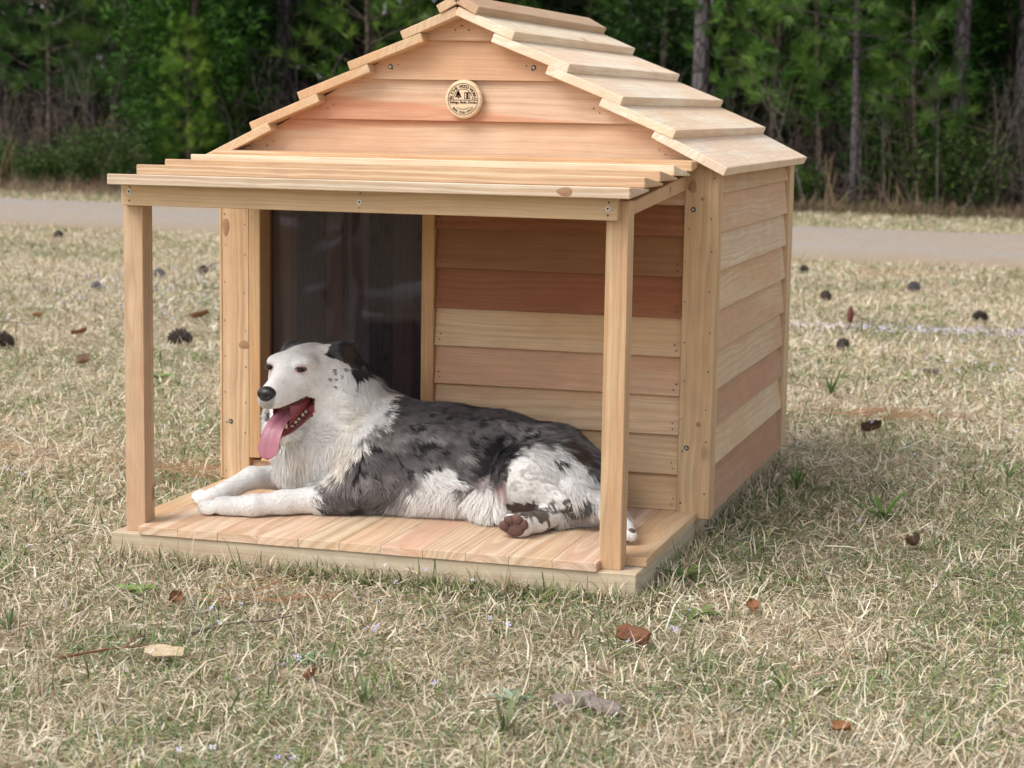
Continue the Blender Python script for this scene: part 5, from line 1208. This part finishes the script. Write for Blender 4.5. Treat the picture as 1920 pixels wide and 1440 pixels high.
pad((0.7265, -0.3495, 0.0870), (0.0180, 0.0045, 0.0120)); pad((0.7075, -0.3520, 0.0935), (0.0100, 0.0046, 0.0095)); pad((0.7170, -0.3540, 0.1050), (0.0100, 0.0046, 0.0080)); pad((0.7320, -0.3540, 0.1060), (0.0098, 0.0046, 0.0082)); pad((0.7435, -0.3515, 0.0975), (0.0088, 0.0046, 0.0095))
pad((0.9240, -0.331, 0.0850), (0.0115, 0.0060, 0.0105)); pad((0.9335, -0.326, 0.0925), (0.0080, 0.0075, 0.0085))
MAT_CLAW = plain('claw', (0.42, 0.33, 0.26), 0.4)
for base in ((0.165, -0.345, 0.0885), (0.113, -0.262, 0.0895)):
    for dx, dy in ((-.044, -.013), (-.051, -.001), (-.049, .011), (-.040, .021)):
        p_ = np.array(base) + np.array([dx, dy, -0.0065]); cb = Bag(); cb.tube(np.array([p_ + np.array([.004, 0, .001]), p_ + np.array([-.002, 0, -.001]), p_ + np.array([-.0055, 0, -.0055])]), [0.0022, 0.0018, 0.0004], 6)
        link('claw', cb.mesh('claw', True), MAT_CLAW, dog)
# ================================================================ THINGS LYING AND GROWING ON THE LAWN
dr = np.random.default_rng(99)
MAT_CONE = plain('cone_scales', (0.055, 0.040, 0.034), 0.75, 0.2); MAT_CONEG = plain('old_cone_scales', (0.13, 0.12, 0.125), 0.85, 0.1)
def cone_mesh(seed, L=0.075, R=0.032):
    r = np.random.default_rng(seed); b = Bag()
    b.tube(np.array([(-L * .45, 0, 0), (-L * .2, 0, 0), (L * .2, 0, 0), (L * .48, 0, 0)]), [R * .3, R * .55, R * .45, R * .1], 8)
    for k in range(92):
        u = k / 92; a = k * 2.39996; x = -L * .46 + L * .94 * u; rr_ = R * math.sin(math.pi * (0.12 + 0.8 * u)) ** 0.7; d = np.array([0, math.cos(a), math.sin(a)]); t_ = np.array([0, -math.sin(a), math.cos(a)]); ax = np.array([1.0, 0, 0])
        w = 0.0070 * (0.6 + 0.6 * math.sin(math.pi * u)) * r.uniform(.8, 1.15); p0 = np.array([x, 0, 0]) + d * rr_ * .35; p1 = np.array([x + 0.006, 0, 0]) + d * rr_ * r.uniform(.9, 1.08); th = ax * 0.0022
        V = [p0 - t_ * w * .5, p0 + t_ * w * .5, p1 + t_ * w * .9, p1 + ax * .003 + d * .0025, p1 - t_ * w * .9]; V += [v - th for v in V]
        b.add(V, q=[(0, 1, 2, 4), (5, 9, 7, 6), (1, 6, 7, 2), (0, 4, 9, 5)], t=[(2, 3, 4), (7, 9, 8), (2, 7, 8), (2, 8, 3), (3, 8, 9), (3, 9, 4)])
    return b.mesh('pine_cone')
CM = [cone_mesh(1), cone_mesh(2, 0.068, 0.034)]
for i, (x, y, s, m, lb) in enumerate([(-1.322, 2.535, 1.12, 0, 'large open dark pine cone on the grass between the left porch post and the house'), (-1.824, 2.229, 1.05, 0, 'dark pine cone cut by the left edge of the photo'),
        (-2.596, 4.938, .95, 1, 'grey weathered pine cone just right of the left porch post'), (-2.508, 5.219, .9, 0, 'dark pine cone beside a green sprig, near the left corner board of the house'), (-2.552, 4.228, .85, 1, 'bluish grey pine cone left of the left porch post'),
        (-4.381, 7.178, 1.0, 0, 'dark pine cone by the road edge on the far left'), (0.513, 5.17, .95, 0, 'dark round pine cone nearest the right rear corner of the house'), (0.832, 5.805, 1.05, 1, 'grey flattened pine cone in the middle of the lawn right of the house'),
        (1.221, 4.535, 1.05, 0, 'dark pine cone near the right edge above the violet flower band'), (0.204, 6.611, .95, 0, 'farthest pine cone right of the house, near the road'), (0.826, 3.355, .85, 0, 'reddish brown broken cone just below the violet flower band')]):
    o = bpy.data.objects.new('pine_cone', CM[i % 2]); COL.objects.link(o); o.location = (x, y, 0.024 * s); o.rotation_euler = (dr.uniform(0, 6), dr.uniform(-.5, .5), dr.uniform(0, 6)); s *= 0.80 if y > 3 else 1.0; o.scale = (s, s, s)
    if not CM[i % 2].materials: CM[i % 2].materials.append(MAT_CONE)
    o.material_slots[0].link = 'OBJECT'; o.material_slots[0].material = (MAT_CONE, MAT_CONEG)[m]; tag(o, lb, 'pine cone', 'pine cones lying on the lawn')
def dry_mat(name, c0, c1):
    t = NT(name); P = t.coord('Object'); n = t.noise(t.vmath('MULTIPLY', P, (60, 200, 200)), 1.0, 3.0); return t.base(t.mix(n, c0, c1), 0.8, 0.15)
MAT_RUST = dry_mat('rust_leaf', (0.15, 0.062, 0.028), (0.30, 0.14, 0.065)); MAT_BROWN = dry_mat('brown_leaf', (0.07, 0.040, 0.028), (0.20, 0.12, 0.08)); MAT_PALE = dry_mat('pale_wood_chip', (0.40, 0.31, 0.20), (0.56, 0.45, 0.31)); MAT_GREYB = dry_mat('grey_bark_chip', (0.14, 0.115, 0.105), (0.29, 0.24, 0.22)); MAT_REDB = dry_mat('red_bark_chip', (0.10, 0.036, 0.022), (0.26, 0.13, 0.075)); MAT_STICK = dry_mat('stick', (0.13, 0.105, 0.09), (0.27, 0.225, 0.19))
def curl_leaf(L, W, curl, seed, th=0.0009, lobes=0.12):
    r = np.random.default_rng(seed); nx, ny = 10, 6; V = []
    for i in range(nx + 1):
        u = i / nx; w = W * (math.sin(math.pi * min(1, 0.06 + 0.94 * u)) ** 0.65) * (1 + lobes * math.sin(u * 17 + seed)) + 0.0006
        for j in range(ny + 1):
            v = j / ny * 2 - 1; V.append((L * (u - .5), v * w * .5 * math.cos(v * curl * .6), curl * 0.5 * W * v * v + 0.25 * L * curl * (u - .5) ** 2 + r.normal(0, W * 0.025)))
    V = np.array(V); k = ny + 1; q = np.array([(i * k + j, i * k + j + 1, (i + 1) * k + j + 1, (i + 1) * k + j) for i in range(nx) for j in range(ny)])
    n = len(V); return mesh_np('dead_leaf', np.vstack([V, V - np.array([0, 0, th])]), quad=np.vstack([q, q[:, ::-1] + n]), smooth=True)
for i, (x, y, L, W, cu, m, lb) in enumerate([(1.183, -.508, .036, .022, .5, MAT_RUST, 'orange brown oval leaf in the grass right of the porch corner'), (1.392, .074, .050, .034, 1.0, MAT_BROWN, 'dark curled leaf on the grass right of the house'), (.272, -.782, .036, .022, .6, MAT_RUST, 'orange leaf below the left part of the deck'),
        (.659, -1.136, .036, .02, .8, MAT_RUST, 'reddish leaf in the foreground near the middle'), (1.412, -1.128, .034, .02, .7, MAT_RUST, 'orange leaf near the bottom right of the photo'), (-1.584, 3.237, .085, .035, .9, MAT_RUST, 'red brown leaf behind the left porch post, near a pine cone'),
        (-1.324, 1.835, .085, .04, 1.1, MAT_BROWN, 'brown pointed leaf left of the left porch post'), (-2.131, 2.984, .07, .03, .8, MAT_RUST, 'small rusty leaf near the left edge of the lawn'), (-1.72, 2.55, .06, .03, .9, MAT_RUST, 'tan leaf in the grass between the edge and the left post'), (1.149, 1.434, .055, .034, 1.3, MAT_BROWN, 'dark brown curled leaf beside pine needles right of the house'),
        (1.19, 2.67, .07, .03, .8, MAT_GREYB, 'grey curled leaf below the violet flower band')]):
    o = link('dead_leaf', curl_leaf(L, W, cu, i + 3), m); o.location = (x, y, .022 + 0.1 * W); o.rotation_euler = (dr.uniform(-.4, .4) + 0.35, dr.uniform(-.3, .3), dr.uniform(0, 6.28)); tag(o, lb, 'leaf', 'dead leaves on the lawn')
def chip(name, L, W, T, mat, loc, rot, lb, cat, seed, curl=0.4):
    r = np.random.default_rng(seed); bm = bmesh.new(); nx = 9; top = []; bot = []
    for i in range(nx + 1):
        u = i / nx; a = []; b = []
        for j in range(5):
            v = j / 4 * 2 - 1; w = W * .5 * (1 - .35 * abs(2 * u - 1) ** 3) * (1 + .16 * math.sin(9 * u + seed + 3 * v)); z = curl * W * v * v * .6 + r.normal(0, T * .18)
            a.append(bm.verts.new((L * (u - .5) + r.normal(0, L * .015), v * w, z + T * .5))); b.append(bm.verts.new((L * (u - .5), v * w * .94, z - T * .5)))
        top.append(a); bot.append(b)
    for i in range(nx):
        for j in range(4): bm.faces.new((top[i][j], top[i + 1][j], top[i + 1][j + 1], top[i][j + 1])); bm.faces.new((bot[i][j], bot[i][j + 1], bot[i + 1][j + 1], bot[i + 1][j]))
        bm.faces.new((top[i][0], bot[i][0], bot[i + 1][0], top[i + 1][0])); bm.faces.new((top[i][4], top[i + 1][4], bot[i + 1][4], bot[i][4]))
    for e, s in ((0, 1), (nx, -1)):
        for j in range(4): bm.faces.new((top[e][j], top[e][j + 1], bot[e][j + 1], bot[e][j]) if s > 0 else (top[e][j], bot[e][j], bot[e][j + 1], top[e][j + 1]))
    o = link(name, bm_mesh(name, bm), mat); o.location = loc; o.rotation_euler = rot; tag(o, lb, cat); return o
chip('bark_chip', .052, .028, .008, MAT_REDB, (1.044, -.771, .034), (0.75, 0.12, -.15), 'thick red brown bark chip with a pale face standing in the foreground grass', 'bark chip', 4, -.5)
chip('wood_chip', .058, .024, .003, MAT_PALE, (.408, -1.095, .026), (0.5, .05, .25), 'pale flat wood chip in the grass at the lower left', 'wood chip', 8, .2)
chip('bark_chip', .062, .032, .006, MAT_GREYB, (1.035, -1.105, .026), (0.35, -.2, .2), 'weathered grey brown bark piece next to the pale green rosette', 'bark chip', 6, -.6)
chip('bark_chip', .055, .026, .005, MAT_GREYB, (1.085, -1.12, .024), (0.4, .1, -.3), 'smaller grey bark piece right of the pale green rosette', 'bark chip', 12, -.4)
def stick(pts, r0, r1, lb, mat=MAT_STICK):
    b = Bag(); P = np.array(pts, float); u = np.linspace(0, len(P) - 1, 16); Q = np.stack([np.interp(u, np.arange(len(P)), P[:, i]) for i in range(3)], 1) + dr.normal(0, r0 * .35, (16, 3)); b.tube(Q, np.linspace(r0, r1, 16), 6)
    q = Q[9]; b.tube(np.array([q, q + np.array([.012, .02, .012]), q + np.array([.03, .03, .016])]), [r1, r1 * .8, r1 * .4], 5); o = link('twig', b.mesh('twig', True), mat); tag(o, lb, 'twig', 'twigs fallen on the lawn')
stick([(.385, -.97, .022), (.43, -.905, .026), (.47, -.86, .022), (.51, -.80, .026)], .0022, .0011, 'thin grey twig lying in the foreground grass below the deck')
stick([(.27, -1.16, .022), (.33, -1.10, .026), (.385, -1.075, .030)], .0022, .0013, 'dark red brown twig touching the pale wood chip', MAT_REDB)
stick([(1.0085, -.035, .045), (1.03, -.045, .055), (1.055, -.02, .03), (1.10, 0.0, .022)], .0028, .0012, 'dark twig leaning against the right corner board of the house', MAT_STICK)
stick([(-2.28, 2.62, .02), (-2.15, 2.73, .03), (-2.0, 2.78, .024)], .004, .002, 'dark thin twig on the grass left of the left porch post')
stick([(-2.42, 4.95, .03), (-2.36, 5.05, .075), (-2.25, 5.15, .06)], .005, .002, 'bent twig standing by the grey pine cones', MAT_STICK)
stick([(.781, 3.86, .03), (.79, 3.88, .085), (.90, 3.87, .03)], .0045, .0018, 'bent twig with a red bud sticking out of the violet flower band', MAT_STICK)
b = bmesh.new(); bmesh.ops.create_uvsphere(b, u_segments=10, v_segments=8, radius=1, matrix=Matrix.Translation((.785, 3.868, .078)) @ Matrix.Diagonal((.012, .012, .034, 1))); o = link('seed_head', bm_mesh('seed_head', b, True), plain('red_seed', (.13, .035, .03), .7)); tag(o, 'dark red seed head standing up in the violet flower band', 'seed head')
# bundles of fallen pine needles
for x, y, n_, sp, az0, lb in ((-.217, .266, 60, .11, .15, 'rust red pine needles beside the left end of the deck'), (1.133, 1.70, 70, .11, .8, 'bundle of rust red pine needles right of the house'), (.368, -.735, 16, .07, .5, 'rust red pine needles in the grass below the deck'), (-.75, .35, 20, .10, .1, 'rust red pine needles left of the left porch post')):
    b = Bag()
    for _ in range(n_):
        p = np.array([x + dr.normal(0, sp), y + dr.normal(0, sp * .35), dr.uniform(.018, .034)]); a = az0 + dr.normal(0, .55); L = dr.uniform(.10, .17); d = np.array([math.cos(a), math.sin(a), dr.normal(0, .07)]); sd = np.array([-d[1], d[0], .4]) * .0009; m_ = p + d * L * .5 + np.array([0, 0, .006])
        b.add([p - sd, p + sd, m_ + sd, m_ - sd, p + d * L], q=[(0, 1, 2, 3)], t=[(3, 2, 4)], c=np.array([(.34, .17, .085), (.25, .115, .06), (.42, .25, .14)][dr.integers(0, 3)]))
    o = link('pine_needles', b.mesh('pine_needles'), MAT_BLADE); tag(o, lb, 'pine needles', 'fallen pine needle bundles', kind='stuff')
# weeds
def weed(x, y, n_, L, W, cols, lb, up=.6, seed=1, name='weed', cup=0.3):
    r = np.random.default_rng(seed); e = empty(name, (x, y, .004)); tag(e, lb, 'weed', 'weeds in the lawn')
    for k in range(n_):
        a = k * 2.4 + r.uniform(-.3, .3); el = up * r.uniform(.6, 1.3); ln = L * r.uniform(.6, 1.15); V = []; C = []
        c = np.array(cols[r.integers(0, len(cols))]) * r.uniform(.85, 1.15); d = np.array([math.cos(a), math.sin(a), 0]); s = np.array([-math.sin(a), math.cos(a), 0])
        for i in range(6):
            u = i / 5; ee = el - 1.0 * u * cup; p = d * ln * u * math.cos(ee) + np.array([0, 0, ln * u * math.sin(ee) + .004]); w = W * .5 * math.sin(math.pi * min(.97, .08 + .9 * u)) ** .8
            V += [p - s * w + np.array([0, 0, w * .35]), p, p + s * w + np.array([0, 0, w * .35])]; C += [c * .95, c * .8, c * .95]
        q = [(3 * i + j, 3 * i + j + 1, 3 * i + j + 4, 3 * i + j + 3) for i in range(5) for j in range(2)]
        link('leaf', mesh_np('leaf', V, quad=q, col=C, smooth=True), MAT_BLADE, e, Matrix.Translation((x, y, .004)))
    return e
SAGE = [(.36, .45, .33), (.30, .40, .28), (.42, .50, .38)]; GREEN = [(.12, .22, .05), (.17, .27, .07), (.10, .18, .045)]
weed(.955, -1.125, 11, .042, .013, SAGE, 'pale grey green rosette of woolly leaves in the foreground', .75, 1)
weed(.985, -1.27, 12, .065, .0055, [(.17, .20, .10), (.22, .24, .12), (.13, .17, .07)], 'upright dull green grass weed at the bottom, below the woolly rosette', 1.25, 2, cup=.15)
weed(1.101, -.542, 6, .055, .013, GREEN, 'dark stalked weed with broad leaves right of the porch corner', .5, 3)
weed(.165, -.72, 6, .040, .019, [(.22, .36, .09), (.18, .31, .07)], 'bright green broad leaf weed below the left end of the deck', .55, 4)
weed(.60, -1.02, 9, .05, .011, [(.24, .34, .20), (.20, .30, .16)], 'bluish green weed in the foreground left of the middle', .5, 5)
weed(.10, -1.01, 10, .055, .005, [(.20, .25, .13), (.15, .21, .09)], 'upright green tuft near the left edge at the bottom', 1.2, 6, cup=.15)
weed(1.30, .36, 8, .075, .012, GREEN, 'tall dark green weed with a drooping leaf right of the house', 1.0, 7)
weed(1.085, .62, 11, .08, .006, GREEN, 'dark green grass clump beside the right wall of the house', 1.15, 8, cup=.2)
weed(1.30, -.93, 9, .042, .0055, GREEN, 'green grass weed in the right foreground', 1.0, 9, cup=.2)
weed(.765, -1.20, 9, .05, .0055, [(.19, .24, .11), (.14, .19, .08)], 'dull green weed with thin stems near the bottom middle', 1.1, 10, cup=.2)
weed(1.022, -.31, 9, .05, .012, GREEN, 'leafy green weed at the right end of the deck', .8, 11)
weed(1.52, .95, 10, .06, .006, GREEN, 'green grass clump on the lawn at the far right', 1.1, 12, cup=.2)
weed(.95, 2.15, 9, .085, .007, GREEN, 'tall green grass clump behind the house at the right', 1.2, 13, cup=.2)
weed(-1.0, 1.7, 8, .07, .02, [(.16, .30, .06), (.2, .34, .08)], 'bright green leaves on the lawn left of the left porch post', .6, 14)
weed(-3.2, 4.1, 8, .10, .03, [(.16, .34, .07), (.2, .38, .08)], 'bright green sprig at the far left of the lawn', .8, 15)
# tan grass stalks at the wood's edge
for x, y, n_, h, lb in ((-8.42, 13.15, 18, .6, 'tall tan grass stalks at the left end of the wood edge'), (-.58, 13.05, 3, .5, 'a few tan stalks at the wood edge nearest the right wall of the house'), (-.12, 13.0, 4, .32, 'short tan stalks under the narrow cedar'), (.24, 13.0, 5, .28, 'short tan stalks left of the pale saplings')):
    b = Bag()
    for _ in range(n_):
        p = np.array([x + dr.normal(0, .10), y + dr.normal(0, .08), 0]); tip = p + np.array([dr.normal(0, .10), dr.normal(0, .06), h * dr.uniform(.6, 1.1)]); b.tube(wavy(p, tip, 5, .012, dr), np.linspace(.007, .003, 5), 4, (.28, .20, .115), cap=False)
    o = link('grass_stalks', b.mesh('grass_stalks'), MAT_BLADE); tag(o, lb, 'grass stalks', 'tan stalks at the wood edge')
